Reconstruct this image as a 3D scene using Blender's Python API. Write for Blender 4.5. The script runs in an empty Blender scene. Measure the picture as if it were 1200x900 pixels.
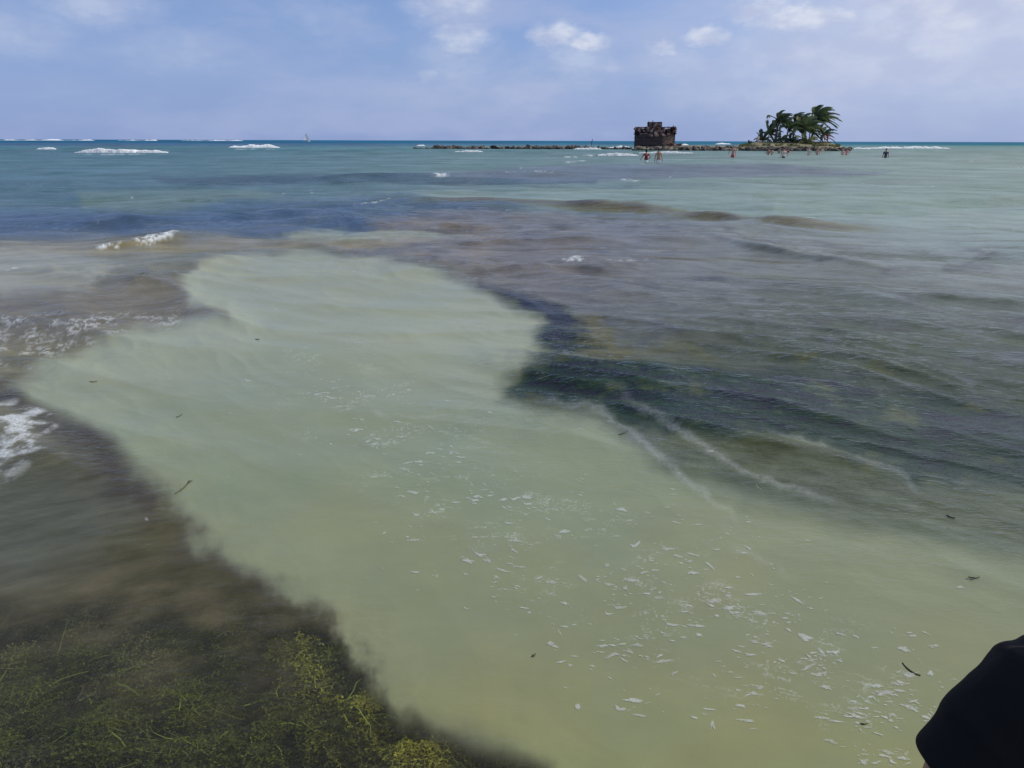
import bpy, bmesh, math, random
import numpy as np
from mathutils import Vector, Matrix, noise as mnoise

R = math.radians
random.seed(7)
rng = np.random.default_rng(7)
scene = bpy.context.scene
COL = scene.collection

# ------------------------------------------------------------------ camera
CAM_H = 1.5
FPX, PCX, PCY = 924.0, 600.0, 450.0          # focal length / centre of the 1200x900 photograph
PITCH = 17.15
camd = bpy.data.cameras.new('camera'); cam = bpy.data.objects.new('camera', camd); COL.objects.link(cam)
camd.sensor_width = 36.0
camd.lens = 36.0 * FPX / 1200.0
camd.clip_start = 0.05; camd.clip_end = 60000
CAM_ROT = Matrix.Rotation(R(90 - PITCH), 3, 'X') @ Matrix.Rotation(R(0.16), 3, 'Z')
cam.matrix_world = Matrix.Translation((0, 0, CAM_H)) @ CAM_ROT.to_4x4()
scene.camera = cam
RM = np.array([list(r) for r in CAM_ROT])    # camera -> world

# ------------------------------------------------------------------ light
SUN_AZ = 76.0      # degrees clockwise from the view direction (+Y): off to the right, a little ahead
SUN_EL = 40.0
scene.view_settings.view_transform = 'Standard'
scene.view_settings.look = 'None'
scene.view_settings.gamma = 1.0
scene.view_settings.exposure = 0.0
scene.cycles.use_denoising = True
scene.cycles.max_bounces = 8
scene.cycles.transparent_max_bounces = 24
scene.cycles.sample_clamp_indirect = 6.0
scene.cycles.sample_clamp_direct = 0.0

sd = bpy.data.lights.new('sun', 'SUN'); sun = bpy.data.objects.new('sun', sd); COL.objects.link(sun)
sd.energy = 3.3; sd.angle = R(0.55); sd.color = (1.0, 0.93, 0.82)
sdir = Vector((math.sin(R(SUN_AZ)) * math.cos(R(SUN_EL)), math.cos(R(SUN_AZ)) * math.cos(R(SUN_EL)), math.sin(R(SUN_EL))))
sun.rotation_euler = sdir.to_track_quat('Z', 'Y').to_euler()
sun.location = (30, 10, 40)


class NT:
    """tiny helper round a node tree"""
    def __init__(s, nt): s.nt = nt; s.n = nt.nodes; s.l = nt.links
    def new(s, t, **kw):
        n = s.n.new(t)
        for k, v in kw.items(): setattr(n, k, v)
        return n
    def link(s, a, b): s.l.new(a, b)
    def put(s, v, sock):
        if hasattr(v, 'is_output') or isinstance(v, bpy.types.NodeSocket): s.l.new(v, sock)
        else: sock.default_value = v
    def math(s, op, a, b=None, c=None, clamp=False):
        n = s.new('ShaderNodeMath', operation=op); n.use_clamp = clamp
        s.put(a, n.inputs[0])
        if b is not None: s.put(b, n.inputs[1])
        if c is not None: s.put(c, n.inputs[2])
        return n.outputs[0]
    def vmath(s, op, a, b=None):
        n = s.new('ShaderNodeVectorMath', operation=op)
        s.put(a, n.inputs[0])
        if b is not None: s.put(b, n.inputs[1])
        return n.outputs['Value'] if op in ('LENGTH', 'DISTANCE', 'DOT_PRODUCT') else n.outputs[0]
    def noise(s, vec, scale, detail=4, rough=0.5, dist=0.0):
        n = s.new('ShaderNodeTexNoise'); s.put(vec, n.inputs['Vector'])
        n.inputs['Scale'].default_value = scale; n.inputs['Detail'].default_value = detail
        n.inputs['Roughness'].default_value = rough; n.inputs['Distortion'].default_value = dist
        return n.outputs['Fac']
    def ss(s, v, lo, hi, a=0.0, b=1.0):
        n = s.new('ShaderNodeMapRange', interpolation_type='SMOOTHSTEP')
        s.put(v, n.inputs['Value']); s.put(lo, n.inputs['From Min']); s.put(hi, n.inputs['From Max'])
        s.put(a, n.inputs['To Min']); s.put(b, n.inputs['To Max'])
        return n.outputs[0]
    def mix(s, f, a, b, kind='RGBA', blend='MIX'):
        n = s.new('ShaderNodeMix', data_type=kind)
        if kind == 'RGBA': n.blend_type = blend
        i = {'FLOAT': 2, 'VECTOR': 4, 'RGBA': 6}[kind]
        s.put(f, n.inputs[0]); s.put(a, n.inputs[i]); s.put(b, n.inputs[i + 1])
        return n.outputs[{'FLOAT': 0, 'VECTOR': 1, 'RGBA': 2}[kind]]


def lin(c):
    c = np.asarray(c, float) / 255.0
    return np.where(c <= 0.04045, c / 12.92, ((c + 0.055) / 1.055) ** 2.4)


def rgba(c): return tuple(float(v) for v in lin(c)) + (1.0,)


# ------------------------------------------------------------------ sky (world)
def build_world():
    w = bpy.data.worlds.new('World'); scene.world = w; w.use_nodes = True
    g = NT(w.node_tree); g.n.clear()
    out = g.new('ShaderNodeOutputWorld'); bg = g.new('ShaderNodeBackground')
    bg.inputs['Strength'].default_value = 0.102
    sky = g.new('ShaderNodeTexSky', sky_type='NISHITA')
    sky.sun_disc = False; sky.sun_elevation = R(SUN_EL); sky.sun_rotation = R(SUN_AZ)
    sky.altitude = 0; sky.air_density = 1.0; sky.dust_density = 0.6; sky.ozone_density = 3.0
    tc = g.new('ShaderNodeTexCoord'); d = g.vmath('NORMALIZE', tc.outputs['Generated'])
    sp = g.new('ShaderNodeSeparateXYZ'); g.link(d, sp.inputs[0])
    X, Y, Z = sp.outputs
    az = g.math('ARCTAN2', X, Y)                       # radians, + to the right of the view
    el = g.math('ARCSINE', Z)
    # soft high haze that whitens the low sky and is lavender grey
    cv = g.new('ShaderNodeCombineXYZ'); g.put(az, cv.inputs[0]); g.put(g.math('MULTIPLY', el, 1.9), cv.inputs[1])
    P = cv.outputs[0]
    # directions of the clouds in sky coordinates (azimuth deg, elevation deg, half width, half height, bright)
    blobs = [
        (2.9, 6.7, 1.9, 0.85, .95), (4.9, 6.2, 1.5, 0.75, .95), (3.9, 5.4, 3.0, 1.4, .4), (9.9, 5.8, 1.0, 0.5, .75), (12.8, 6.5, 1.3, 0.65, .85),
        (15.9, 7.9, 2.0, .95, .85), (18.4, 7.4, 2.8, 0.95, .95), (18.0, 5.6, 4.0, 1.5, .38), (11.0, 4.9, 3.0, 1.0, .22), (20.8, 7.4, 1.2, 0.55, .8), (14.9, 8.1, .7, .5, .5),
        (25.0, 8.2, 3.0, 1.5, .85), (25, 6.2, 7.0, 3.2, .45), (31.5, 8.9, 5.4, 2.0, 1.0), (30, 5.0, 8, 3.2, .30), (33.5, 5.8, 2.2, .7, .6), (27, 7, 3, 1.2, .7),
        (-4.3, 8.9, 3.0, 1.8, .72), (-3.4, 6.5, 2.0, 1.2, .7), (-3.6, 5.2, 3.5, 1.6, .25), (0, 3.5, 9, 1.6, .16), (18, 3.2, 9, 1.8, .25), (-5.8, 4.2, .9, .6, .35),
        (-25.5, 7.7, 3.4, 1.4, .40), (-30, 6.0, 3.0, 1.6, .25), (-22, 5.2, 4, 1.5, .2), (-12, 7.5, 3, 1.2, .2), (6.8, 4.7, 1.0, .6, .3), (38, 7, 4, 2, .8), (-37, 8, 4, 1.3, .5),
    ]
    n1 = g.noise(P, 26, 6, .6); n2 = g.noise(P, 60, 5, .6)
    cvw = g.new('ShaderNodeCombineXYZ')
    g.put(g.math('MULTIPLY', g.math('SUBTRACT', n1, .5), .05), cvw.inputs[0])
    g.put(g.math('MULTIPLY', g.math('SUBTRACT', n2, .5), .045), cvw.inputs[1])
    PW = g.vmath('ADD', P, cvw.outputs[0])
    acc = None
    for a, e, hw, hh, br in blobs:
        v = g.vmath('SUBTRACT', PW, (R(a), R(e) * 1.9, 0))
        v = g.vmath('MULTIPLY', v, (1 / R(hw), 1 / (R(hh) * 1.9), 0))
        L = g.vmath('LENGTH', v)
        m = g.ss(L, 1.35, 0.25, 0.0, br)
        acc = m if acc is None else g.math('MAXIMUM', acc, m)
    # general broken cloud field that goes on outside the frame
    q = g.vmath('MULTIPLY', d, (1.0, 1.0, 2.6))
    f = g.noise(q, 3.2, 8, .58, .2)
    wide = g.ss(f, .50, .68)
    wide = g.math('MULTIPLY', wide, g.ss(Z, .15, .30))
    veil_n = g.noise(g.vmath('MULTIPLY', d, (1, 1, 3.0)), 6.5, 5, .55)
    veil = g.math('MULTIPLY', g.ss(veil_n, .36, .70), g.ss(X, -.75, .6, .45, .95))
    skyc = g.mix(1.0, sky.outputs[0], (.80, .86, 1.12, 1), blend='MULTIPLY')
    # low haze layer
    haze = g.ss(el, 0.0, 0.22, 0.80, 0.15)
    c = g.mix(haze, skyc, (2.45, 3.50, 6.6, 1))
    c = g.mix(g.math('MULTIPLY', veil, .75), c, (4.1, 4.75, 6.9, 1))
    right = g.math('MULTIPLY', g.ss(az, .02, .50), g.ss(el, 0.0, .12, .25, .85))
    c = g.mix(right, c, (5.0, 5.6, 7.5, 1))
    fine = g.noise(P, 45, 6, .62)
    cm = g.math('MULTIPLY', acc, g.ss(fine, .28, .58, .65, 1.0))
    c = g.mix(g.math('MULTIPLY', cm, .82), c, g.mix(g.ss(g.noise(P, 18, 4), .35, .65), (5.0, 5.5, 7.2, 1), (7.6, 7.9, 8.7, 1)))
    c = g.mix(g.math('MULTIPLY', wide, .7), c, (6.2, 6.6, 7.6, 1))
    g.link(c, bg.inputs['Color']); g.link(bg.outputs[0], out.inputs[0])
build_world()

# ------------------------------------------------------------------ object helpers
def tag(o, label=None, cat=None, group=None, kind=None):
    if label: o['label'] = label
    if cat: o['category'] = cat
    if group: o['group'] = group
    if kind: o['kind'] = kind
    return o


def link(name, me, parent=None, loc=None):
    o = bpy.data.objects.new(name, me); COL.objects.link(o)
    if parent: o.parent = parent
    if loc is not None: o.location = loc
    return o


def empty(name, loc, rz=0.0):
    o = bpy.data.objects.new(name, None); COL.objects.link(o)
    o.location = loc; o.rotation_euler = (0, 0, rz); o.empty_display_size = .3
    return o


def mesh(name, verts, faces, mat=None, smooth=False):
    me = bpy.data.meshes.new(name); me.from_pydata([tuple(v) for v in verts], [], faces)
    if mat: me.materials.append(mat)
    if smooth: me.polygons.foreach_set('use_smooth', [True] * len(me.polygons))
    me.update(); return me


def bm_mesh(name, bm, mat=None, smooth=False):
    me = bpy.data.meshes.new(name); bm.to_mesh(me); bm.free()
    if mat: me.materials.append(mat)
    if smooth: me.polygons.foreach_set('use_smooth', [True] * len(me.polygons))
    return me


def grid_mesh(name, co, nr, nc, wrap=False):
    """co: (nr*nc,3) -> quad grid mesh, fast"""
    me = bpy.data.meshes.new(name)
    idx = np.arange(nr * nc).reshape(nr, nc)
    if wrap: idx = np.concatenate([idx, idx[:, :1]], axis=1)
    a = idx[:-1, :-1]; b = idx[:-1, 1:]; c = idx[1:, 1:]; d = idx[1:, :-1]
    quads = np.stack([a, b, c, d], -1).reshape(-1, 4)
    nf = len(quads)
    me.vertices.add(len(co)); me.vertices.foreach_set('co', co.astype(np.float32).ravel())
    me.loops.add(nf * 4); me.loops.foreach_set('vertex_index', quads.astype(np.int32).ravel())
    me.polygons.add(nf); me.polygons.foreach_set('loop_start', np.arange(0, nf * 4, 4, dtype=np.int32))
    me.polygons.foreach_set('use_smooth', np.ones(nf, bool))
    me.update(calc_edges=True)
    return me


def attr_f(me, name, v):
    a = me.attributes.new(name, 'FLOAT', 'POINT'); a.data.foreach_set('value', np.asarray(v, np.float32).ravel())


def attr_c(me, name, v):
    a = me.attributes.new(name, 'FLOAT_COLOR', 'POINT')
    v = np.concatenate([v, np.ones((len(v), 1))], 1)
    a.data.foreach_set('color', v.astype(np.float32).ravel())


# ------------------------------------------------------------------ ground survey <-> world
def ground(u, v, z=0.0):
    """world point at height z seen at photo pixel (u, v)"""
    d = RM @ np.array([(u - PCX) / FPX, -(v - PCY) / FPX, -1.0])
    t = (z - CAM_H) / d[2]
    return Vector((d[0] * t, d[1] * t, z))


def survey(x, y, z=0.0):
    """world -> survey coordinates used for the map of sand, grass and reef"""
    p = np.stack([x, y, np.zeros_like(x) + z - CAM_H], 0)
    c = RM.T @ p.reshape(3, -1)
    dep = np.maximum(-c[2], 1e-3)
    return PCX + FPX * c[0] / dep, PCY - FPX * c[1] / dep, -c[2]


# numpy gradient noise -------------------------------------------------
def _hash(ix, iy, seed):
    h = (ix.astype(np.int64) * 374761393 + iy.astype(np.int64) * 668265263 + seed * 974634777) & 0xffffffff
    h = ((h ^ (h >> 13)) * 1274126177) & 0xffffffff
    return ((h ^ (h >> 16)) & 0xffff) / 65535.0


def perlin(x, y, seed=0):
    x0 = np.floor(x); y0 = np.floor(y); fx = x - x0; fy = y - y0
    ux = fx * fx * fx * (fx * (fx * 6 - 15) + 10); uy = fy * fy * fy * (fy * (fy * 6 - 15) + 10)
    def g(dx, dy):
        a = _hash(x0 + dx, y0 + dy, seed) * 2 * np.pi
        return np.cos(a) * (fx - dx) + np.sin(a) * (fy - dy)
    a = g(0, 0) * (1 - ux) + g(1, 0) * ux; b = g(0, 1) * (1 - ux) + g(1, 1) * ux
    return (a * (1 - uy) + b * uy) * 1.5


def fbm(x, y, oct=4, seed=0, rough=.5):
    s = 0; a = 1.0; t = 0
    for i in range(oct):
        s = s + a * perlin(x * 2 ** i, y * 2 ** i, seed + i * 17); t += a; a *= rough
    return s / t


def sstep(v, a, b):
    t = np.clip((v - a) / (b - a), 0, 1); return t * t * (3 - 2 * t)


def poly_sd(u, v, poly):
    """signed distance, positive inside"""
    P = np.array(poly, float); n = len(P)
    best = np.full(u.shape, 1e9); ins = np.zeros(u.shape, bool)
    for i in range(n):
        ax, ay = P[i]; bx, by = P[(i + 1) % n]
        ex, ey = bx - ax, by - ay
        t = np.clip(((u - ax) * ex + (v - ay) * ey) / (ex * ex + ey * ey + 1e-9), 0, 1)
        best = np.minimum(best, (u - ax - t * ex) ** 2 + (v - ay - t * ey) ** 2)
        c = ((ay > v) != (by > v))
        with np.errstate(divide='ignore', invalid='ignore'):
            xi = ax + (v - ay) * ex / (ey if abs(ey) > 1e-9 else 1e-9)
        ins ^= c & (u < xi)
    return np.where(ins, 1, -1) * np.sqrt(best)


def line_d(u, v, pts, vs=1.0):
    """distance to a polyline (v stretched by vs), and position along it 0..1, and signed v offset"""
    P = np.array(pts, float); best = np.full(u.shape, 1e9); tt = np.zeros(u.shape); sv = np.zeros(u.shape)
    n = len(P) - 1
    for i in range(n):
        ax, ay = P[i]; bx, by = P[i + 1]; ay *= vs; by *= vs; V = v * vs
        ex, ey = bx - ax, by - ay
        t = np.clip(((u - ax) * ex + (V - ay) * ey) / (ex * ex + ey * ey + 1e-9), 0, 1)
        d = (u - ax - t * ex) ** 2 + (V - ay - t * ey) ** 2
        m = d < best
        best = np.where(m, d, best); tt = np.where(m, (i + t) / n, tt); sv = np.where(m, (V - ay - t * ey) / vs, sv)
    return np.sqrt(best), tt, sv


# ------------------------------------------------------------------ the map: sandbank, grass beds, reef
SAND = [(212, 342), (232, 318), (290, 302), (370, 297), (440, 305), (510, 325), (560, 343), (600, 362), (636, 385), (632, 412),
        (606, 440), (578, 466), (628, 490), (690, 492), (745, 516), (800, 552), (880, 590), (960, 612), (1080, 622), (1200, 650), (1500, 690),
        (1600, 1400), (640, 1400), (628, 900), (560, 868), (470, 850), (425, 812), (400, 745), (330, 700), (262, 668), (205, 620), (190, 585),
        (150, 545), (100, 512), (50, 492), (22, 462), (48, 432), (100, 408), (180, 392), (268, 382), (262, 374), (222, 366)]
WEED = [(-400, 690), (-60, 700), (60, 690), (130, 640), (190, 600), (212, 640), (280, 690), (350, 712), (402, 748), (418, 800), (450, 838),
        (510, 862), (560, 880), (640, 896), (660, 960), (700, 1400), (-400, 1400)]


CAL_V = [166.8, 169, 172, 176, 182, 190, 200, 215, 235, 260, 290, 330, 380, 450, 540, 650, 780, 890]
CAL_R = [[[0.0605, 0.0716, 0.0963, 0.1263, 0.1262, 0.1193, 0.1122, 0.1074, 0.1138, 0.1011, 0.1076, 0.1036, 0.0758, 0.0515, 0.0291, 0.016, 0.0097, 0.008], [0.0781, 0.0928, 0.1255, 0.1539, 0.1544, 0.1479, 0.1413, 0.137, 0.1447, 0.1299, 0.139, 0.1335, 0.098, 0.0659, 0.0372, 0.0205, 0.0124, 0.01], [0.1249, 0.1484, 0.201, 0.23, 0.2312, 0.226, 0.2181, 0.2137, 0.2243, 0.2051, 0.2196, 0.2108, 0.1576, 0.1061, 0.0608, 0.034, 0.0208, 0.0161]], [[0.0551, 0.0633, 0.0795, 0.1029, 0.0976, 0.0884, 0.0783, 0.0725, 0.078, 0.0724, 0.0638, 0.061, 0.0423, 0.0356, 0.0252, 0.0195, 0.013, 0.0096], [0.0719, 0.0826, 0.1041, 0.1259, 0.1191, 0.1098, 0.0989, 0.0931, 0.0997, 0.0929, 0.0825, 0.0782, 0.0546, 0.0457, 0.0325, 0.0249, 0.0165, 0.012], [0.1165, 0.1345, 0.1706, 0.1908, 0.1811, 0.1691, 0.1565, 0.1479, 0.1594, 0.1501, 0.1344, 0.1261, 0.0896, 0.0741, 0.0528, 0.0395, 0.0267, 0.0191]]]
CAL_K = [[[0.7936, 0.754, 0.663, 0.6447, 0.6392, 0.6403, 0.6493, 0.6625, 0.6557, 0.6855, 0.6722, 0.6898, 0.7587, 0.8294, 0.8965, 0.94, 0.9615, 0.9746], [0.8174, 0.7744, 0.6767, 0.6598, 0.6548, 0.6548, 0.6622, 0.6782, 0.6698, 0.7001, 0.6865, 0.7056, 0.7772, 0.8504, 0.9189, 0.9628, 0.9847, 0.9982], [0.9091, 0.8616, 0.7529, 0.7342, 0.7291, 0.7324, 0.7408, 0.7592, 0.7476, 0.7843, 0.7686, 0.7881, 0.8674, 0.9485, 1.0246, 1.0727, 1.0972, 1.1116]], [[0.8002, 0.7687, 0.7015, 0.6975, 0.7097, 0.7209, 0.7426, 0.7347, 0.7161, 0.7354, 0.7521, 0.7752, 0.8135, 0.8455, 0.8903, 0.9285, 0.9553, 0.9678], [0.823, 0.7898, 0.7183, 0.7131, 0.7303, 0.7397, 0.7605, 0.7508, 0.7343, 0.7552, 0.7715, 0.7962, 0.8363, 0.8688, 0.9143, 0.9511, 0.9776, 0.9913], [0.9159, 0.8779, 0.7982, 0.7923, 0.8109, 0.8271, 0.8444, 0.8386, 0.8208, 0.8436, 0.8619, 0.8889, 0.9357, 0.9738, 1.0254, 1.0627, 1.0897, 1.1047]]]


def water_map(x, y):
    """per-point albedo, clearness, roughness of the waves and foam of the water"""
    u, v, dep = survey(x, y)
    r = np.hypot(x, y); az = np.arctan2(x, y); lr = np.log(np.maximum(r, .05))
    ok = dep > .2
    u = np.where(ok, u, 600 + np.sign(x) * 3000); v = np.where(ok, v, 1500.)
    v = np.clip(v, 150, 3000); u = np.clip(u, -3000, 4000)
    scl = np.clip((v - 160) / 300, .03, 1.3)           # how large a metre looks here
    w1 = fbm(az * 7, lr * 3.0, 5, 3, .55); w2 = fbm(az * 7 + 31, lr * 3.0, 5, 9, .55)
    w3 = fbm(az * 30, lr * 14, 4, 21, .6); w4 = fbm(az * 30 + 9, lr * 14, 4, 27, .6)
    w5 = fbm(az * 95, lr * 55, 3, 33, .6)
    U = u + (w1 * 55 + w3 * 30 + w5 * 10) * np.clip(scl, .2, 1); V = v + (w2 * 24 + w4 * 9) * scl
    nr = 1 - .7 * sstep(v, 400, 540) * sstep(u, 420, 560)
    w7 = fbm(az * 16 + 3, lr * 8, 3, 71, .45); w8 = fbm(az * 16 + 13, lr * 8, 3, 73, .45)
    hair = sstep(v, 520, 620) * (1 - sstep(u, 420, 560))
    U0 = u + (w1 * 26 + w7 * 26 * nr + (w3 * 20 + w5 * 6) * hair) * np.clip(scl, .2, 1); V0 = v + (w2 * 12 + w8 * 14 * nr + (w4 * 8 + w5 * 3) * hair) * scl
    streak = fbm(az * 8, lr * 26, 4, 41, .6)           # long streaks across the view
    streak2 = fbm(az * 22, lr * 60, 4, 47, .6)
    left = sstep(600 - u, -500, 600)
    # open water column colours by distance, left / right
    vs = [150, 167.5, 169.5, 172.5, 180, 196, 215, 240, 262, 285, 310, 345, 400, 470, 3000]
    cl = [(46, 110, 148), (46, 110, 148), (56, 104, 140), (86, 122, 142), (96, 124, 145), (98, 126, 146), (94, 120, 142), (96, 118, 138), (88, 108, 138),
          (112, 119, 130), (121, 126, 127), (114, 116, 119), (106, 108, 106), (92, 94, 88), (84, 86, 76)]
    cr = [(50, 118, 154), (50, 118, 154), (66, 120, 146), (102, 132, 142), (116, 138, 145), (121, 142, 148), (124, 143, 149), (120, 138, 146), (116, 132, 142),
          (114, 125, 134), (106, 116, 124), (96, 107, 114), (84, 95, 99), (72, 83, 84), (80, 86, 78)]
    Vg = v + streak * 14 * scl + (w2 * (10 + 14 * sstep(560 - u, 0, 200)) + w4 * 8 * sstep(560 - u, 0, 200)) * scl - 42 * sstep(u, 930, 1180) * sstep(v, 205, 250) * sstep(420 - v, 0, 110)
    C = np.zeros(u.shape + (3,))
    for k in range(3):
        a = np.interp(Vg, vs, [c[k] for c in cl]); b = np.interp(Vg, vs, [c[k] for c in cr])
        C[..., k] = a * left + b * (1 - left)
    rough = np.interp(v, [150, 250, 400, 600, 3000], [1, 1, 1, .8, .6])
    clear = np.zeros(u.shape); foam = np.zeros(u.shape)

    def paint(mask, col, keep=0.0):
        m = (mask * (1 - keep))[..., None]
        C[:] = C * (1 - m) + np.array(col, float) * m

    def patch(poly, col, soft, amt=1.0, warp=1.0):
        m = sstep(poly_sd(u + (U - u) * warp, v + (V - v) * warp, poly), -soft, soft) * amt
        paint(m, col); return m
    # far left: darker grass lanes and pale sandy lanes
    navy = sstep(poly_sd(U, V, [(-200, 252), (140, 262), (330, 240), (520, 232), (620, 244), (560, 262), (430, 276), (250, 278), (60, 282), (-200, 286)]), -7, 7)
    paint(navy * sstep(streak + .5 * streak2, -.45, .25) * .8, (84, 102, 134))
    patch([(90, 226), (300, 222), (330, 232), (200, 250), (100, 250)], (112, 132, 134), 6, .6)
    patch([(180, 210), (440, 206), (700, 212), (700, 219), (450, 217), (200, 219)], (86, 104, 126), 3, .8)
    # right: lavender lane on the teal water
    patch([(480, 206), (640, 196), (740, 196), (900, 194), (1040, 203), (1010, 208), (900, 207), (740, 215), (560, 212)], (108, 120, 142), 2.5, .85, .5)
    patch([(560, 226), (760, 219), (730, 224), (600, 234)], (100, 120, 134), 3, .5, .5)
    patch([(440, 228), (760, 224), (1100, 222), (1250, 240), (1250, 275), (1030, 268), (880, 258), (700, 247), (560, 240)], (128, 148, 153), 4, .75, .5)
    # brown rim of the reef
    d, t, sv = line_d(u, v + w2 * 3 + w4 * 2, [(470, 243), (560, 240), (650, 244), (750, 250), (840, 258), (900, 265), (960, 270), (1040, 274)], 2.2)
    m = sstep(11 - d, 0, 9) * sstep(t, 0, .1) * sstep(1.06 - t, 0, .2); paint(m * .8, (104, 104, 84))
    # reef top: brown and lavender
    reef = patch([(385, 290), (440, 268), (560, 250), (760, 254), (900, 268), (1060, 284), (1300, 300), (1500, 640), (1200, 640), (960, 600), (800, 545), (640, 490), (585, 462), (640, 420),
                  (655, 385), (600, 350), (520, 315), (430, 300)], (114, 111, 118), 7, .0)
    reef = sstep(poly_sd(U, V, [(385, 290), (440, 268), (560, 250), (760, 254), (900, 268), (1060, 284), (1300, 300), (1500, 640), (1200, 640), (960, 600), (800, 545), (640, 490), (585, 462), (640, 420),
                  (655, 385), (600, 350), (520, 315), (430, 300)]), -7, 7)
    paint(reef * sstep(980 - u, -60, 360) * sstep(470 - v, 0, 160) * .7, (114, 114, 126))
    b1 = fbm(az * 14, lr * 10, 5, 61, .6)
    paint(reef * sstep(b1, .0, .35) * sstep(800 - u, 0, 380) * sstep(400 - v, 0, 120), (132, 124, 120), .45)
    paint(reef * sstep(b1, -.05, -.4) * .6, (88, 94, 108))
    # olive patches in the reef and the dark drop along its near edge
    patch([(640, 380), (700, 372), (760, 425), (720, 440), (670, 415)], (96, 96, 78), 8, .6)
    dark = patch([(560, 352), (660, 372), (700, 412), (640, 430), (720, 442), (900, 446), (1100, 468), (1300, 500), (1300, 610), (1080, 566), (930, 525), (760, 500), (650, 482), (584, 462), (612, 440),
                  (645, 410), (640, 384), (585, 360)], (52, 68, 70), 14, .86)
    patch([(560, 335), (640, 362), (690, 395), (672, 420), (650, 395), (600, 362)], (66, 72, 80), 9, .7)
    paint(reef * sstep(b1, .1, .45) * sstep(v, 380, 430) * .6, (94, 98, 84))
    patch([(760, 500), (900, 520), (1060, 560), (1300, 600), (1300, 660), (1100, 615), (930, 600), (830, 560)], (90, 98, 86), 14, .7)
    rough = rough * (1 - .0 * dark)
    # left shoals
    patch([(-100, 312), (60, 302), (140, 318), (120, 345), (40, 352), (-100, 356)], (145, 150, 149), 8, .85)
    patch([(-100, 286), (130, 292), (300, 282), (420, 280), (520, 288), (430, 292), (260, 300), (150, 306), (-100, 310)], (136, 134, 128), 5, .7)
    patch([(330, 276), (440, 273), (560, 280), (480, 285), (350, 284)], (140, 150, 146), 3, .7)
    patch([(-100, 352), (60, 345), (180, 335), (230, 350), (260, 378), (150, 392), (60, 415), (-100, 440)], (112, 110, 108), 10, .7)
    patch([(-100, 400), (60, 400), (140, 400), (60, 440), (20, 470), (50, 500), (80, 540), (-100, 560)], (112, 112, 100), 10, .7)
    # the milky sandbank
    sd_ = poly_sd(U0, V0, SAND)
    soft = np.interp(v, [290, 340, 420, 500, 560, 900], [4, 8, 13, 20, 28, 34])
    sand = sstep(sd_, -soft, soft)
    sc = np.zeros_like(C)
    svv = [290, 340, 400, 460, 560, 650, 750, 900, 3000]
    sands = [(148, 156, 153), (147, 156, 152), (147, 156, 148), (137, 147, 137), (130, 141, 125), (131, 139, 119), (129, 135, 112), (132, 137, 104), (126, 130, 98)]
    for k in range(3): sc[..., k] = np.interp(v, svv, [c[k] for c in sands])
    mot = fbm(az * 5 + 3, lr * 4, 4, 81, .5)[..., None]
    mot2 = fbm(az * 9 + w1, lr * 11, 5, 83, .55)[..., None]
    sc = sc + mot * np.array([7, 2, -4]) + mot2 * np.array([5, 5, 4])
    edge = np.exp(-np.maximum(sd_, 0) / 45) * sstep(sd_, -10, 10)
    C = C * (1 - sand[..., None]) + sc * sand[..., None]
    rough = rough * (1 - .74 * sstep(sd_, -soft * 2, soft * 5))
    # dark purple-brown weed edge on the left of the sandbank
    d, t, sv = line_d(U0, V0, [(20, 470), (60, 500), (110, 530), (150, 570), (190, 625), (240, 670), (320, 705), (400, 745)], 1.0)
    m = sstep(34 - d, 0, 34) * (1 - sand * .85); paint(m * .8, (72, 70, 70))
    m2 = patch([(-200, 560), (60, 545), (110, 600), (110, 680), (40, 720), (-200, 740)], (86, 90, 84), 26, .7)
    # clear water over the seaweed
    wd = poly_sd(U0, V0, WEED)
    lf = sstep(260 - u, 0, 200)
    off = 4 * sstep(u, 280, 360)
    weed = sstep(wd + off, -14 - 46 * lf, 22 + 30 * lf)
    murk = fbm(az * 9, lr * 9, 5, 91, .55)
    clear = weed * np.clip(.74 - .42 * sstep(murk, -.25, .4) * sstep(800 - v, -60, 90), .08, .8)
    clear = clear * sstep(v, 600, 760)
    clear = np.maximum(clear, weed * sstep(v, 780, 860) * .84)
    clear = np.maximum(clear, weed * sstep(u, 290, 360) * sstep(v, 712, 745) * .82)
    wc = np.array([88, 86, 70.]) + murk[..., None] * np.array([20, 15, 18])
    C = C * (1 - weed[..., None]) + wc * weed[..., None]
    rough = rough * (1 - .35 * weed)
    # foam lines: soft white threads along the current at the reef edge
    fn = fbm(az * 60, lr * 60, 4, 101, .6); fn2 = fbm(az * 130, lr * 150, 3, 103, .6)

    def thread(pts, width, amt, vsc=1.6, gate=-.1):
        nonlocal foam
        d, t, sv = line_d(u + w3 * 12 + w1 * 24, v + w4 * 7 + w2 * 12, pts, vsc)
        m = sstep(width - d, 0, width) ** 1.3 * sstep(t, 0, .3) * sstep(1 - t, 0, .3) * sstep(w3 + fn * .4, gate - .3, gate + .5)
        foam = np.maximum(foam, m * amt * .55)
    thread([(590, 466), (640, 476), (690, 486), (740, 506), (790, 548), (850, 600), (880, 640)], 10, .30, 1.4, -.5)
    thread([(700, 450), (740, 480), (790, 500), (830, 530), (870, 560), (950, 590), (1010, 606)], 12, .34, 1.4, -.4)
    thread([(860, 500), (950, 530), (1060, 560), (1090, 590)], 10, .25, 1.4, -.3)
    thread([(620, 440), (650, 420), (690, 430), (720, 450)], 8, .25, 1.4, -.2)
    thread([(850, 640), (880, 655), (950, 690)], 10, .15, 1.4, -.4)
    thread([(300, 470), (420, 480), (520, 492), (600, 500)], 9, .22, 2, .0)
    thread([(560, 345), (600, 372), (640, 392)], 9, .12, 2, -.3)
    pd, t, sv = line_d(u, v, [(385, 455), (520, 560), (620, 620), (800, 710), (900, 760), (1080, 850)], 1.2)
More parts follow.
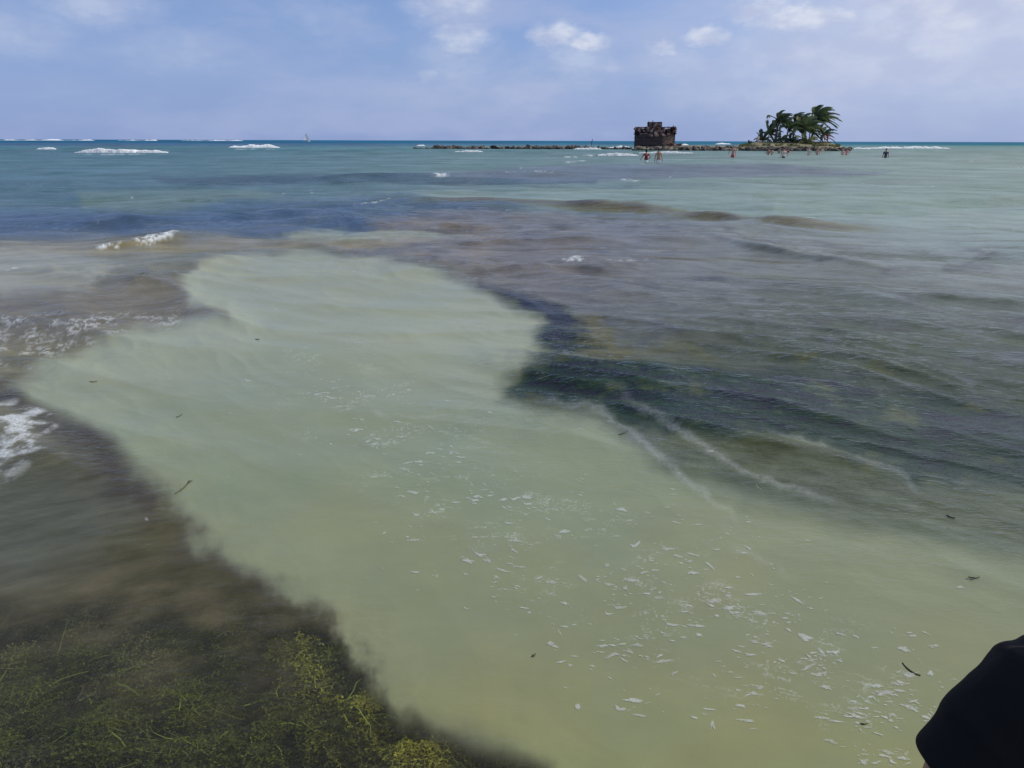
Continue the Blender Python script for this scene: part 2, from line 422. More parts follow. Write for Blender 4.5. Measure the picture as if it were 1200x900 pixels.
    lace = sstep(np.abs(fbm(az * 20 + w3, lr * 34, 4, 151, .6)), .045, .0) * sstep(110 - pd, 0, 90) * sstep(fbm(az * 12, lr * 12, 3, 153), -.05, .3)
    foam = np.maximum(foam, lace * .34)
    # broken wash on the left
    lw = poly_sd(U0, V0, [(-100, 388), (60, 372), (150, 366), (210, 378), (205, 390), (130, 400), (80, 418), (40, 440), (-100, 452)])
    foam = np.maximum(foam, sstep(lw, -10, 10) * sstep(np.abs(fn + .35 * fn2), .20, .02) * sstep(w3, -.15, .3) * .6)
    lw = poly_sd(U0, V0, [(-100, 470), (20, 478), (68, 502), (66, 525), (30, 545), (0, 560), (-100, 590)])
    fo = sstep(fbm(az * 26, lr * 24, 5, 107, .62), -.15, .22)
    foam = np.maximum(foam, sstep(lw, -6, 8) * fo * .72)

    def crest(pts, width, amt, vsc=3.0, gate=-.2):
        nonlocal foam
        d, t, sv = line_d(u + w3 * 10, v + (w4 * 7 + fn * 7 + fn2 * 3) * scl, pts, vsc)
        m = sstep(width - d, 0, width * .8) * sstep(t, 0, .2) * sstep(1 - t, 0, .2) * sstep(fn + fn2, gate - .1, gate + .45)
        foam = np.maximum(foam, m * amt)
    for c in [([(112, 299), (128, 296), (144, 296)], 8, .95), ([(150, 293), (175, 288), (200, 282), (212, 278)], 10, .9),
              ([(660, 316), (672, 311), (684, 316)], 8, .9), ([(684, 316), (720, 316), (765, 311)], 4, .35),
              ([(505, 210), (520, 209), (530, 208)], 5, .9), ([(528, 208), (560, 206), (600, 206), (660, 206)], 4, .6),
              ([(415, 246), (440, 244), (450, 241)], 4, .6), ([(450, 241), (480, 238)], 3, .6), ([(725, 214), (735, 215), (755, 217)], 4, .6),
              ([(940, 263), (955, 262)], 4, .5), ([(5, 322), (22, 318)], 4, .6),
              ([(92, 181), (196, 180.5)], 2, .55), ([(270, 175), (330, 175)], 1.5, .4), ([(640, 185), (700, 182), (742, 179)], 3, .7), ([(660, 190), (690, 188)], 3, .6)]:
        crest(*c)
    # scattered whitecaps
    cap = sstep(fbm(az * 60, lr * 260, 3, 131, .5), .56, .66) * sstep(300 - v, 0, 60) * sstep(v, 168, 172)
    foam = np.maximum(foam, cap * .35)
    gust = fbm(x * .22, y * .30, 3, 141); rough = rough * np.clip(.85 + gust * 1.3, .35, 1.35)
    rough = rough * (1 - .55 * sstep(150 - u, 0, 80) * sstep(v, 530, 580))
    C = C * (1 + .17 * streak[..., None] * (1 - sand[..., None])) + (streak2 * (9 + 9 * reef) * (1 - sand))[..., None]  # light and dark of the wavelets put into the water colour as streaks
    T = lin(np.clip(C, 8, 245))
    alb = np.zeros_like(T)
    for k in range(3):       # surface colour seen in the photo -> base colour under the sky sheen of that distance
        q = 1 - (1 - np.clip((rough - .2) / .8, 0, 1)) ** 3
        r_ = np.interp(v, CAL_V, CAL_R[0][k]) * (1 - q) + np.interp(v, CAL_V, CAL_R[1][k]) * q
        k_ = np.interp(v, CAL_V, CAL_K[0][k]) * (1 - q) + np.interp(v, CAL_V, CAL_K[1][k]) * q
        alb[..., k] = (T[..., k] - r_) / k_
    alb = np.clip(alb, .012, .62)
    return alb, clear, rough, foam, sand, (u, v, sd_)


# waves ---------------------------------------------------------------
def wave_height(x, y, rough, uv=None):
    r = np.hypot(x, y)
    sp = np.clip(r * r / (CAM_H * 900), .002, 1e3)      # mesh spacing away from the viewer
    h = np.zeros_like(x)
    # (wavelength, amplitude, stretch along the crest, heading)
    for i, (wl, am, st, ang) in enumerate([(9, .06, 3.0, 5), (4.2, .085, 3.0, -6), (1.9, .062, 2.8, -10), (.9, .036, 3.0, -24), (.42, .0170, 3.2, -38),
                                           (.20, .0055, 3.0, -42), (.095, .0018, 2.4, -36)]):
        c, s = math.cos(R(ang)), math.sin(R(ang))
        X = (x * c + y * s) / (wl * st); Y = (-x * s + y * c) / wl
        wx = perlin(X * .7 + 5, Y * .35, 200 + i) * .8
        n = perlin(X + wx * .3, Y + wx, 210 + i)
        n = 1 - 2 * np.abs(n) if i >= 1 else n          # sharp crests
        k = sstep(wl / sp, 1.0, 3.0)
        # near the viewer only the short waves live (shallow water)
        near = np.clip((r - 2) / 13, .0, 1) if wl > 1.5 else np.clip((r + .6) / 6, .35, 1)
        h += n * am * k * near * (rough if wl < 3 else np.sqrt(rough))
    if uv is not None:
        u, v = uv
        def ridge(pts, width, amp):
            nonlocal h
            d, t, sv = line_d(u, v, pts, 1.0)
            prof = np.exp(-(sv / width) ** 2 * np.where(sv > 0, 2.6, .45))
            m = sstep(t, 0, .4) * sstep(1 - t, 0, .4) * np.where(d < width * 5, 1, 0)
            h += amp * prof * m * sstep(width * 5 - d, 0, width * 2)
        ridge([(470, 244), (560, 240), (650, 243), (750, 249), (840, 257), (900, 265), (960, 270), (1060, 275)], 2.4, .09)
        ridge([(800, 276), (860, 288), (920, 302), (1000, 316), (1060, 326)], 3.5, .07)
        ridge([(280, 216), (400, 213), (520, 209), (640, 206), (760, 204)], 2.2, .16)
        ridge([(560, 198), (740, 196), (900, 195), (1040, 202)], 1.6, .16)
        ridge([(0, 272), (120, 266), (250, 262), (330, 256), (480, 268)], 4, .10)
        ridge([(80, 302), (150, 292), (215, 281), (300, 277)], 5, .09)
        ridge([(600, 312), (672, 314), (770, 310)], 3, .035)
        ridge([(600, 448), (700, 452), (800, 462), (900, 480), (1000, 505), (1200, 540)], 10, .03)
        ridge([(620, 470), (720, 480), (800, 500), (880, 520), (1040, 560), (1200, 590)], 9, .022)
        ridge([(1030, 352), (1140, 360), (1260, 366)], 4, .06)
    return h


def polar_axes(n_az, n_v, fine=True):
    a_in = np.linspace(-36.5, 36.5, n_az)
    a_out = np.concatenate([np.linspace(36.5, 60, 50)[1:], np.linspace(60, 300, 50)[1:-1], np.linspace(-60, -36.5, 50)[:-1] + 360])
    az = np.radians(np.concatenate([a_in, a_out]))
    vv = np.linspace(1000, 170, n_v)
    th = R(PITCH) + np.arctan((vv - PCY) / FPX)
    r = CAM_H / np.tan(th)
    r = np.concatenate([[.02, .25, .5, .75, 1.0], r[r > 1.05], np.geomspace(r[-1], 30000, 34 if fine else 14)[1:]])
    return az, r


def build_water():
    az, rr = polar_axes(980, 790)
    A, Rr = np.meshgrid(az, rr)
    x = (np.sin(A) * Rr).ravel(); y = (np.cos(A) * Rr).ravel()
    alb, clear, rough, foam, sand, (u, v, sd_) = water_map(x, y)
    az_ = np.abs((np.degrees(A.ravel()) + 180) % 360 - 180)
    infr = sstep(58 - az_, 0, 20)
    h = wave_height(x, y, rough, (u, v)) * infr * sstep(Rr.ravel(), .6, 1.2)
    fade = sstep(900 - Rr.ravel(), 0, 500)
    h = h * fade + foam * .004 * np.clip(Rr.ravel() / 5, .3, 4)
    co = np.stack([x, y, h], 1)
    me = grid_mesh('sea_water', co, len(rr), len(az), wrap=True)
    attr_c(me, 'body', alb); attr_f(me, 'clear', clear); attr_f(me, 'foam', foam); attr_f(me, 'chop', rough * infr); attr_f(me, 'sand', sand)
    m = bpy.data.materials.new('sea_water'); m.use_nodes = True
    g = NT(m.node_tree); g.n.clear()
    out = g.new('ShaderNodeOutputMaterial')
    def A_(n):
        a = g.new('ShaderNodeAttribute', attribute_name=n); return a
    body = A_('body').outputs['Color']; clr = A_('clear').outputs['Fac']; fm = A_('foam').outputs['Fac']; ch = A_('chop').outputs['Fac']
    tc = g.new('ShaderNodeTexCoord'); P = tc.outputs['Object']
    dist = g.vmath('LENGTH', P)
    mp = g.new('ShaderNodeMapping'); g.link(P, mp.inputs[0]); mp.inputs['Rotation'].default_value = (0, 0, R(32)); mp.inputs['Scale'].default_value = (1, 2.3, 1)
    n1 = g.noise(mp.outputs[0], 9, 3, .55, .4); n2 = g.noise(mp.outputs[0], 34, 3, .55, .3); n3 = g.noise(mp.outputs[0], 2.2, 3, .55, .4)
    hgt = g.math('ADD', g.math('MULTIPLY', n1, .013), g.math('MULTIPLY', n2, g.ss(dist, 3, 16, .0055, .0)))
    hgt = g.math('ADD', hgt, g.math('MULTIPLY', n3, g.ss(dist, 6, 40, .0, .12)))
    bmp = g.new('ShaderNodeBump'); bmp.inputs['Distance'].default_value = 1.0
    g.put(g.math('MULTIPLY', ch, 1.0), bmp.inputs['Strength']); g.put(hgt, bmp.inputs['Height'])
    N = bmp.outputs[0]
    # floating foam, broken up finely
    fnn = g.noise(P, 60, 4, .7)
    fmask = g.math('MULTIPLY', fm, g.ss(fnn, .30, .62, g.ss(dist, 3, 14, .35, .85), 1.15), clamp=True)
    col = g.mix(fmask, body, (.66, .70, .70, 1))
    mott = g.noise(mp.outputs[0], 1.6, 6, .6, .5)
    col = g.mix(1.0, col, g.mix(mott, (.90, .90, .91, 1), (1.09, 1.10, 1.08, 1)), blend='MULTIPLY')
    dif = g.new('ShaderNodeBsdfDiffuse'); g.put(col, dif.inputs['Color'])
    tr = g.new('ShaderNodeBsdfTransparent'); tr.inputs[0].default_value = (.80, .90, .80, 1)
    m1 = g.new('ShaderNodeMixShader'); g.put(g.math('MULTIPLY', clr, g.math('SUBTRACT', 1.0, fmask)), m1.inputs[0])
    g.link(dif.outputs[0], m1.inputs[1]); g.link(tr.outputs[0], m1.inputs[2])
    fr = g.new('ShaderNodeFresnel'); fr.inputs['IOR'].default_value = 1.333; g.link(N, fr.inputs['Normal'])
    gl = g.new('ShaderNodeBsdfGlossy', distribution='GGX'); gl.inputs['Color'].default_value = (1, 1, 1, 1)
    g.put(g.ss(dist, 4, 80, .045, .28), gl.inputs['Roughness']); g.link(N, gl.inputs['Normal'])
    # wind-roughened water never reaches full grazing reflection
    ff = g.math('MINIMUM', g.math('MULTIPLY', fr.outputs[0], .88), g.math('MINIMUM', g.ss(dist, 10, 90, .54, .36), g.ss(dist, 90, 600, .36, .07)))
    ff = g.math('MULTIPLY', ff, g.math('SUBTRACT', 1.0, g.math('MULTIPLY', fmask, .85)))
    m2 = g.new('ShaderNodeMixShader'); g.put(ff, m2.inputs[0]); g.link(m1.outputs[0], m2.inputs[1]); g.link(gl.outputs[0], m2.inputs[2])
    g.link(m2.outputs[0], out.inputs[0])
    me.materials.append(m)
    o = link('sea_water', me); tag(o, kind='structure')
    return o


def sea_z(x, y):
    xa = np.array([float(x)]); ya = np.array([float(y)])
    _, _, rough, foam, _, (u, v, _) = water_map(xa, ya)
    return float(wave_height(xa, ya, rough, (u, v))[0])


def build_seabed():
    az, rr = polar_axes(300, 260, fine=False)
    A, Rr = np.meshgrid(az, rr)
    x = (np.sin(A) * Rr).ravel(); y = (np.cos(A) * Rr).ravel(); r = Rr.ravel()
    alb, clear, rough, foam, sand, (u, v, sd_) = water_map(x, y)
    z = -.45 - np.clip(r - 6, 0, 60) * .012 - np.clip(r - 150, 0, 2000) * .006 + .04 * fbm(x * .9, y * .9, 4, 301)
    wd = poly_sd(u, v, WEED)
    z = z + sstep(wd, -20, 60) * sstep(v, 500, 640) * (.18 + .06 * fbm(x * 3, y * 3, 4, 303)) * sstep(12 - r, 0, 4)
    me = grid_mesh('seabed', np.stack([x, y, z], 1), len(rr), len(az), wrap=True)
    sandc = lin((150, 142, 112)) * np.ones((len(x), 1)); grass = lin((84, 78, 48)) * np.ones((len(x), 1))
    k = np.maximum(sand, .55 * sstep(sd_, -70, -5))[:, None]
    attr_c(me, 'body', sandc * k + grass * (1 - k))
    m = bpy.data.materials.new('seabed'); m.use_nodes = True
    g = NT(m.node_tree); b = g.n['Principled BSDF']; b.inputs['Roughness'].default_value = 1; b.inputs['Specular IOR Level'].default_value = 0
    a = g.new('ShaderNodeAttribute', attribute_name='body'); tc = g.new('ShaderNodeTexCoord')
    nn = g.noise(tc.outputs['Object'], 14, 8, .65)
    g.put(g.mix(1.0, a.outputs['Color'], g.mix(nn, (.4, .42, .35, 1), (1.6, 1.55, 1.3, 1)), blend='MULTIPLY'), b.inputs['Base Color'])
    me.materials.append(m)
    tag(link('seabed', me), kind='structure')


build_water(); build_seabed()
exec_after = []

# ------------------------------------------------------------------ simple material factory
_mats = {}
def mat(name, base, rough=.7, var=.25, scale=8, bump=0.0, second=None, spec=.3, stretch=(1, 1, 1), subsurf=0):
    if name in _mats: return _mats[name]
    m = bpy.data.materials.new(name); m.use_nodes = True; g = NT(m.node_tree); b = g.n['Principled BSDF']
    tc = g.new('ShaderNodeTexCoord'); P = g.vmath('MULTIPLY', tc.outputs['Object'], stretch)
    n = g.noise(P, scale, 6, .6)
    c = np.array(base, float)
    lo = tuple(np.clip(c * (1 - var), 0, 1)) + (1,); hi = tuple(np.clip(c * (1 + var), 0, 1)) + (1,)
    col = g.mix(g.ss(n, .3, .7), lo, hi)
    if second is not None:
        n2 = g.noise(P, scale * .45, 7, .65)
        col = g.mix(g.ss(n2, .46, .58), col, tuple(second) + (1,))
    info = g.new('ShaderNodeObjectInfo')
    col = g.mix(1.0, col, g.mix(info.outputs['Random'], (.82, .82, .82, 1), (1.15, 1.15, 1.15, 1)), blend='MULTIPLY')
    g.put(col, b.inputs['Base Color']); b.inputs['Roughness'].default_value = rough
    b.inputs['Specular IOR Level'].default_value = spec
    if bump:
        bp = g.new('ShaderNodeBump'); bp.inputs['Strength'].default_value = bump; g.put(g.noise(P, scale * 2, 6, .65), bp.inputs['Height'])
        g.link(bp.outputs[0], b.inputs['Normal'])
    _mats[name] = m; return m


# ------------------------------------------------------------------ seaweed bed just under the surface (bottom left)
def build_seaweed():
    N = 42000
    poly = [(-60, 700), (60, 690), (130, 650), (190, 612), (215, 650), (280, 695), (350, 716), (402, 740), (414, 790), (446, 835),
            (510, 862), (560, 876), (640, 890), (665, 960), (665, 1000), (-60, 1000)]
    us = rng.uniform(-60, 690, N * 3); vs = rng.uniform(600, 1000, N * 3)
    wu = fbm(us * .03, vs * .03, 3, 411) * 22; wv = fbm(us * .03 + 9, vs * .03, 3, 412) * 22
    sdv = poly_sd(us + wu, vs + wv, poly)
    G0 = np.array([tuple(ground(a, b, -.06)) for a, b in zip(us, vs)])
    _, clear_, _, _, _, (_, _, sands_) = water_map(G0[:, 0], G0[:, 1])
    keep = np.where(us > 180, clear_ > rng.uniform(.22, .55, len(us)), sdv > rng.uniform(-14, 12, len(us)))
    sdv = np.where(us > 180, np.maximum(-sands_ - 22, 0), sdv)
    us, vs, sdv = us[keep][:N], vs[keep][:N], sdv[keep][:N]
    G = np.array([tuple(ground(a, b, -.10)) for a, b in zip(us, vs)])
    gx, gy = G[:, 0], G[:, 1]
    lump = fbm(gx * 5.5, gy * 5.5, 4, 401, .55)              # cushions of weed, about 20 cm
    big = fbm(gx * 1.8 + 4, gy * 1.8, 3, 402)
    flow = fbm(gx * 1.5, gy * 1.5, 2, 403)
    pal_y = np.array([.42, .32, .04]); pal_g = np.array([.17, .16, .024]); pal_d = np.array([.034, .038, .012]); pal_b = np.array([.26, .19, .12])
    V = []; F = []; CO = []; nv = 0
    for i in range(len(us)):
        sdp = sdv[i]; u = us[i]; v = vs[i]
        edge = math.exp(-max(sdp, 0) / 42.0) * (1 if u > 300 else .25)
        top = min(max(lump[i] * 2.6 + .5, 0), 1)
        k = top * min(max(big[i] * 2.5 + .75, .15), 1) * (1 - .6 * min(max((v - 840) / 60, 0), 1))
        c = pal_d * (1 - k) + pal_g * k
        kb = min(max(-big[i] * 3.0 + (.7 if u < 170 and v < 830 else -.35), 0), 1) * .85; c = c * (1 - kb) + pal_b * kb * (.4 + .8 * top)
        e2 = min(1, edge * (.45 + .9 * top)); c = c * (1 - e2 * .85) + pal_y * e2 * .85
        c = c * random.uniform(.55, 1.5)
        long = random.random() < .02
        if long: c = np.array([.42, .42, .08]) * random.uniform(.7, 1.2)
        z0 = -.13 + lump[i] * .13 + random.uniform(-.03, .03) + .05 * edge
        L = random.uniform(.03, .085) * (1.9 if long else 1)
        ang = .7 + flow[i] * 4 + random.gauss(0, .55); up = random.uniform(.0, .55)
        dx, dy, dz = math.cos(ang), math.sin(ang), up
        x, y, z = gx[i], gy[i], z0; w = random.uniform(.0012, .0028)
        sx, sy = -dy, dx; sz = random.uniform(-.7, .7)
        seg = 4; b = nv; pp = []
        for q in range(seg + 1):
            ww = w * (1 - .6 * q / seg); zz = min(z, -.006)
            V.append((x - sx * ww, y - sy * ww, min(zz - sz * ww, -.005))); V.append((x + sx * ww, y + sy * ww, min(zz + sz * ww, -.005))); CO.append(c); CO.append(c); nv += 2
            pp.append((x, y, zz))
            dx += random.gauss(0, .28); dy += random.gauss(0, .28); dz += random.gauss(-.10, .2)
            n_ = math.sqrt(dx * dx + dy * dy + dz * dz) + 1e-6; dx /= n_; dy /= n_; dz /= n_
            x += dx * L / seg; y += dy * L / seg; z += dz * L / seg
        for q in range(seg): F.append((b + 2 * q, b + 2 * q + 1, b + 2 * q + 3, b + 2 * q + 2))
        if long: continue
        for q in range(1, seg + 1):
            x, y, z = pp[q]
            for sg in (-1, 1):
                if random.random() < .3: continue
                l = random.uniform(.005, .015); ex = sx * sg + random.gauss(0, .5); ey = sy * sg + random.gauss(0, .5); ez = random.gauss(0, .4)
                n_ = math.sqrt(ex * ex + ey * ey + ez * ez) + 1e-6; ex *= l / n_; ey *= l / n_; ez *= l / n_
                fx, fy = -ey * .3, ex * .3; cc = c * random.uniform(.75, 1.4)
                V += [(x, y, z), (x + ex * .55 + fx, y + ey * .55 + fy, min(z + ez * .55, -.005)), (x + ex, y + ey, min(z + ez, -.005)), (x + ex * .55 - fx, y + ey * .55 - fy, min(z + ez * .55, -.005))]
                CO += [cc] * 4; F.append((nv, nv + 1, nv + 2, nv + 3)); nv += 4
    V = np.array(V); F = np.array(F, dtype=np.int32)
    me = bpy.data.meshes.new('seaweed_bed')
    me.vertices.add(len(V)); me.vertices.foreach_set('co', V.astype(np.float32).ravel())
    me.loops.add(len(F) * 4); me.loops.foreach_set('vertex_index', F.ravel())
    me.polygons.add(len(F)); me.polygons.foreach_set('loop_start', np.arange(0, len(F) * 4, 4, dtype=np.int32))
    me.update(calc_edges=True)
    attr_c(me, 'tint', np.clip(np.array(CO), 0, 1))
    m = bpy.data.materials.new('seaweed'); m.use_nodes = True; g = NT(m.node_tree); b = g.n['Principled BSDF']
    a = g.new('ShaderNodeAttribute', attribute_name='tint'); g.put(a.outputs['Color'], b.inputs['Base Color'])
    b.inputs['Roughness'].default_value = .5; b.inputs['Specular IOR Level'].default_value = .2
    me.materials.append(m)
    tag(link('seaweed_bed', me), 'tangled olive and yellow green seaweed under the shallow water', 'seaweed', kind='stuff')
build_seaweed()


# ------------------------------------------------------------------ foam flecks floating on the milky water
def build_foam():
    spots = []
    big = [(944, 748, 20, 9, .35), (962, 764, 14, 6, .9), (976, 778, 10, 7, .2), (966, 790, 7, 9, 1.2), (955, 800, 12, 9, .3), (1060, 762, 20, 7, .35), (1078, 776, 12, 4, 1.0), (1066, 790, 26, 9, .1), (1090, 790, 10, 9, .2), (1048, 792, 12, 5, .3),
           (985, 744, 18, 4, .25), (1003, 747, 10, 3, .5), (1025, 760, 12, 3, 0), (925, 740, 14, 3, .6), (930, 790, 14, 4, .2), (1015, 805, 12, 8, .5), (1036, 812, 10, 3, .4), (1000, 838, 12, 5, .7), (975, 870, 16, 6, .4), (1012, 880, 8, 5, .3),
           (1062, 884, 8, 10, 1.2), (1020, 890, 10, 4, .2), (662, 624, 16, 6, 0), (655, 632, 10, 5, .6), (745, 640, 14, 7, -.3), (720, 592, 6, 5, 0), (711, 664, 7, 9, 1.3), (733, 690, 9, 9, 1.1), (542, 560, 12, 5, .6), (553, 569, 8, 4, .8),
           (618, 584, 18, 6, 0), (603, 586, 14, 4, 0), (560, 584, 14, 4, 0), (485, 578, 18, 6, .1), (470, 583, 12, 4, 0), (646, 683, 18, 5, .1), (630, 682, 12, 4, 0), (582, 677, 9, 4, .4), (662, 708, 14, 4, .2), (668, 780, 9, 5, .1), (693, 781, 10, 5, .1),
           (677, 830, 9, 10, .5), (620, 718, 6, 5, 0), (632, 719, 6, 5, 0), (656, 742, 10, 4, .9), (528, 532, 8, 7, 0), (505, 532, 14, 3, .1), (540, 537, 18, 3, .1), (520, 508, 10, 3, .2), (470, 513, 12, 3, 0), (440, 515, 14, 3, .1), (450, 533, 10, 3, .1),
           (545, 673, 8, 4, .3), (417, 698, 8, 3, 0), (512, 676, 6, 6, 0), (770, 815, 10, 3, -.4), (800, 748, 16, 4, 0), (818, 745, 14, 4, .2), (790, 790, 14, 4, -.5), (835, 850, 6, 14, 0), (868, 828, 16, 6, .2), (770, 740, 8, 4, 0), (620, 770, 6, 4, 0),
           (172, 611, 8, 6, .4), (175, 640, 4, 3, 0)]
    for u, v, w, h, t in big: spots.append((u, v, w * .5, h * .5, t))
    n = 0
    path = [(385, 455, 60), (440, 500, 80), (520, 560, 110), (620, 620, 130), (720, 660, 120), (800, 710, 110), (900, 760, 110), (1000, 800, 110), (1080, 850, 80)]
    while n < 1000:
        k = random.random() ** .9 * (len(path) - 1); i = int(k); f = k - i
        a = path[i]; b = path[min(i + 1, len(path) - 1)]
        u = a[0] * (1 - f) + b[0] * f + random.gauss(0, .62) * (a[2] * (1 - f) + b[2] * f)
        v = a[1] * (1 - f) + b[1] * f + random.gauss(0, .45) * (a[2] * (1 - f) + b[2] * f)
        cl = mnoise.noise(Vector((u * .018, v * .03, 3.3)))
        if cl < random.uniform(-.1, .40): continue
        if v > 900 or u > 1180: continue
        s = random.uniform(.8, 2.6) if random.random() < .8 else random.uniform(2.5, 5.0)
        sc = .65 + (v - 450) / 700
        spots.append((u, v, s * sc * random.uniform(1.1, 2.8), s * sc * random.uniform(.34, .72), random.gauss(.12, .25)))
        n += 1
    for _ in range(50):    # thinner scatter over the upper bank
        u = random.uniform(250, 560); v = random.uniform(305, 460)
        spots.append((u, v, random.uniform(1, 3.5), random.uniform(.4, .9), random.gauss(0, .1)))
    verts = []; faces = []; al = []; fid = []
    ctr = []
    def blob(uu, vv, aa, bb, tt, st, K):
        ph = random.uniform(0, 90); bend = random.gauss(0, .5); ring = []
        for j in range(K):
            th = 2 * math.pi * j / K
            rr = max(.3, 1 + .75 * mnoise.noise(Vector((math.cos(th) * 1.6 + ph, math.sin(th) * 1.6, ph))) + random.gauss(0, .07))
            ex = aa * rr * math.cos(th); ey = bb * rr * math.sin(th) + bend * bb * ((ex / aa) ** 2 - .5)
            ring.append((uu + ex * math.cos(tt) - ey * math.sin(tt), vv + ex * math.sin(tt) + ey * math.cos(tt)))
        base = len(ctr)
        cx_ = sum(p[0] for p in ring) / K; cy_ = sum(p[1] for p in ring) / K
        ctr.append((cx_, cy_)); al.append(st)
        for s_, a_ in ((.45, 1.0), (.8, .8), (1.12, 0.0)):
            for (ru, rv) in ring:
                ctr.append((cx_ + (ru - cx_) * s_, cy_ + (rv - cy_) * s_)); al.append(st * a_)
        for j in range(K):
            j2 = (j + 1) % K
            faces.append((base, base + 1 + j2, base + 1 + j))
            for q in range(2): faces.append((base + 1 + q * K + j, base + 1 + q * K + j2, base + 1 + (q + 1) * K + j2, base + 1 + (q + 1) * K + j))
    for (u, v, a, b, t) in spots:
        a *= .80; b *= .72
        big_ = a > 5
        blob(u, v, a, b, t, random.uniform(.7, 1.0) if big_ else random.uniform(.35, .95), 22 if big_ else 12)
        # ragged offcuts and thin tails beside the larger ones
        for _ in range(3 if big_ else (1 if random.random() < .4 else 0)):
            an = t + random.gauss(0, .6) + (math.pi if random.random() < .5 else 0); dd = a * random.uniform(.9, 1.7)
            blob(u + math.cos(an) * dd, v + math.sin(an) * dd, a * random.uniform(.15, .5), b * random.uniform(.12, .45), t + random.gauss(0, .4), random.uniform(.2, .6), 10)
    G = [ground(u, v) for u, v in ctr]
    gx = np.array([p.x for p in G]); gy = np.array([p.y for p in G])
    _, _, rough, foam, _, (u_, v_, _) = water_map(gx, gy)
    gz = wave_height(gx, gy, rough, (u_, v_)) * 1.0 + .0016
    me = mesh('sea_foam', np.stack([gx, gy, gz], 1), faces, None, True)
    attr_f(me, 'cover', al)
    m = bpy.data.materials.new('sea_foam'); m.use_nodes = True; g = NT(m.node_tree); b = g.n['Principled BSDF']
    a = g.new('ShaderNodeAttribute', attribute_name='cover'); tc = g.new('ShaderNodeTexCoord')
    nn = g.noise(tc.outputs['Object'], 160, 4, .65); n2 = g.noise(tc.outputs['Object'], 45, 4, .6)
    vor = g.new('ShaderNodeTexVoronoi'); vor.inputs['Scale'].default_value = 170; g.link(tc.outputs['Object'], vor.inputs['Vector'])
    cov = g.math('ADD', a.outputs['Fac'], g.math('MULTIPLY', g.math('SUBTRACT', g.math('ADD', nn, n2), 1.0), 1.2))
    cov = g.ss(cov, .15, 1.2, 0, .66)
    cov = g.math('MULTIPLY', cov, g.ss(vor.outputs['Distance'], .15, .4, .7, 1.0))
    g.put(cov, b.inputs['Alpha']); b.inputs['Base Color'].default_value = (.56, .59, .54, 1); b.inputs['Roughness'].default_value = .6
    me.materials.append(m)
    tag(link('sea_foam', me), 'white flecks and threads of foam drifting over the milky green shallows', 'foam', kind='stuff')
build_foam()


# ------------------------------------------------------------------ floating bits of seagrass, each a thing
def build_bits():
    green = mat('dry_seagrass', (.055, .050, .025), .6, .3, 40)
    data = [(1068, 785, 26, .62, 'long dark curved seagrass blade floating beside the largest foam patches near the black shirt', 'seagrass blade'),
            (1012, 848, 9, .05, 'short olive seagrass scrap floating below the foam, left of the sleeve', 'seagrass blade'),
            (1140, 682, 13, .0, 'dark forked scrap of weed floating alone above the black shirt', 'weed scrap'),
            (214, 573, 24, -.75, 'pointed brown frond of weed sticking out over the left edge of the milky bank', 'weed scrap'),
            (210, 488, 8, -.5, 'tiny dark seagrass scrap floating on the upper left milky bank', 'seagrass blade'),
            (110, 450, 9, -.05, 'short thin seagrass scrap floating near the leftmost corner of the milky bank', 'seagrass blade'),
            (730, 514, 12, -.4, 'dark weed scrap floating at the near edge of the reef', 'weed scrap'),
            (1113, 612, 11, .3, 'reddish brown weed scrap at the edge of the dark water on the right', 'weed scrap'),
            (625, 769, 5, -.4, 'tiny black scrap floating in plain water below the foam', 'weed scrap'),
            (302, 400, 5, 0, 'tiny dark scrap floating in the upper milky water', 'weed scrap')]
    for u, v, L, t, lab, cat in data:
        a = ground(u, v); k = (ground(u + 1, v) - a).length       # metres per survey unit across
        kv = (ground(u, v + 1) - a).length
        nseg = 8; pts = []
        for i in range(nseg + 1):
            f = i / nseg - .5; bend = (f * f - .25) * L * .35
            uu = u + math.cos(t) * f * L + math.sin(t) * bend; vv = v + math.sin(t) * f * L - math.cos(t) * bend
            q = ground(uu, vv); pts.append((q.x - a.x, q.y - a.y))
        z = max(sea_z(a.x + p[0], a.y + p[1]) for p in pts)
        w = max(.0035, k * .8)
        vs = []; fs = []
        for i, (px, py) in enumerate(pts):
            ww = w * (1 - abs(i / nseg - .45) * 1.5); ww = max(ww, w * .15)
            dx, dy = (pts[min(i + 1, nseg)][0] - pts[max(i - 1, 0)][0], pts[min(i + 1, nseg)][1] - pts[max(i - 1, 0)][1])
            l = math.hypot(dx, dy) + 1e-9; nx, ny = -dy / l, dx / l
            vs += [(px - nx * ww, py - ny * ww, 0), (px, py, .002), (px + nx * ww, py + ny * ww, 0), (px, py, -.002)]
        for i in range(nseg):
            for j in range(4): fs.append((4 * i + j, 4 * i + (j + 1) % 4, 4 * i + 4 + (j + 1) % 4, 4 * i + 4 + j))
        fs.append((0, 1, 2, 3)); fs.append((4 * nseg + 3, 4 * nseg + 2, 4 * nseg + 1, 4 * nseg))
        if 'scrap' in cat:       # side sprigs
            for _ in range(6):
                i = random.randint(1, nseg - 1); px, py = pts[i]; an = random.uniform(0, 6.28); l = L * k * random.uniform(.1, .3)
                b = len(vs); c, s = math.cos(an), math.sin(an)
                vs += [(px, py, .002), (px + c * l * .5 - s * w * .6, py + s * l * .5 + c * w * .6, .004), (px + c * l, py + s * l, .006), (px + c * l * .5 + s * w * .6, py + s * l * .5 - c * w * .6, .003)]
                fs.append((b, b + 1, b + 2, b + 3))
        name = 'seagrass_blade' if 'blade' in cat else 'weed_scrap'
        me = mesh(name, vs, fs, green, True)
        tag(link(name, me, loc=(a.x, a.y, z + .0015)), lab, cat)
build_bits()


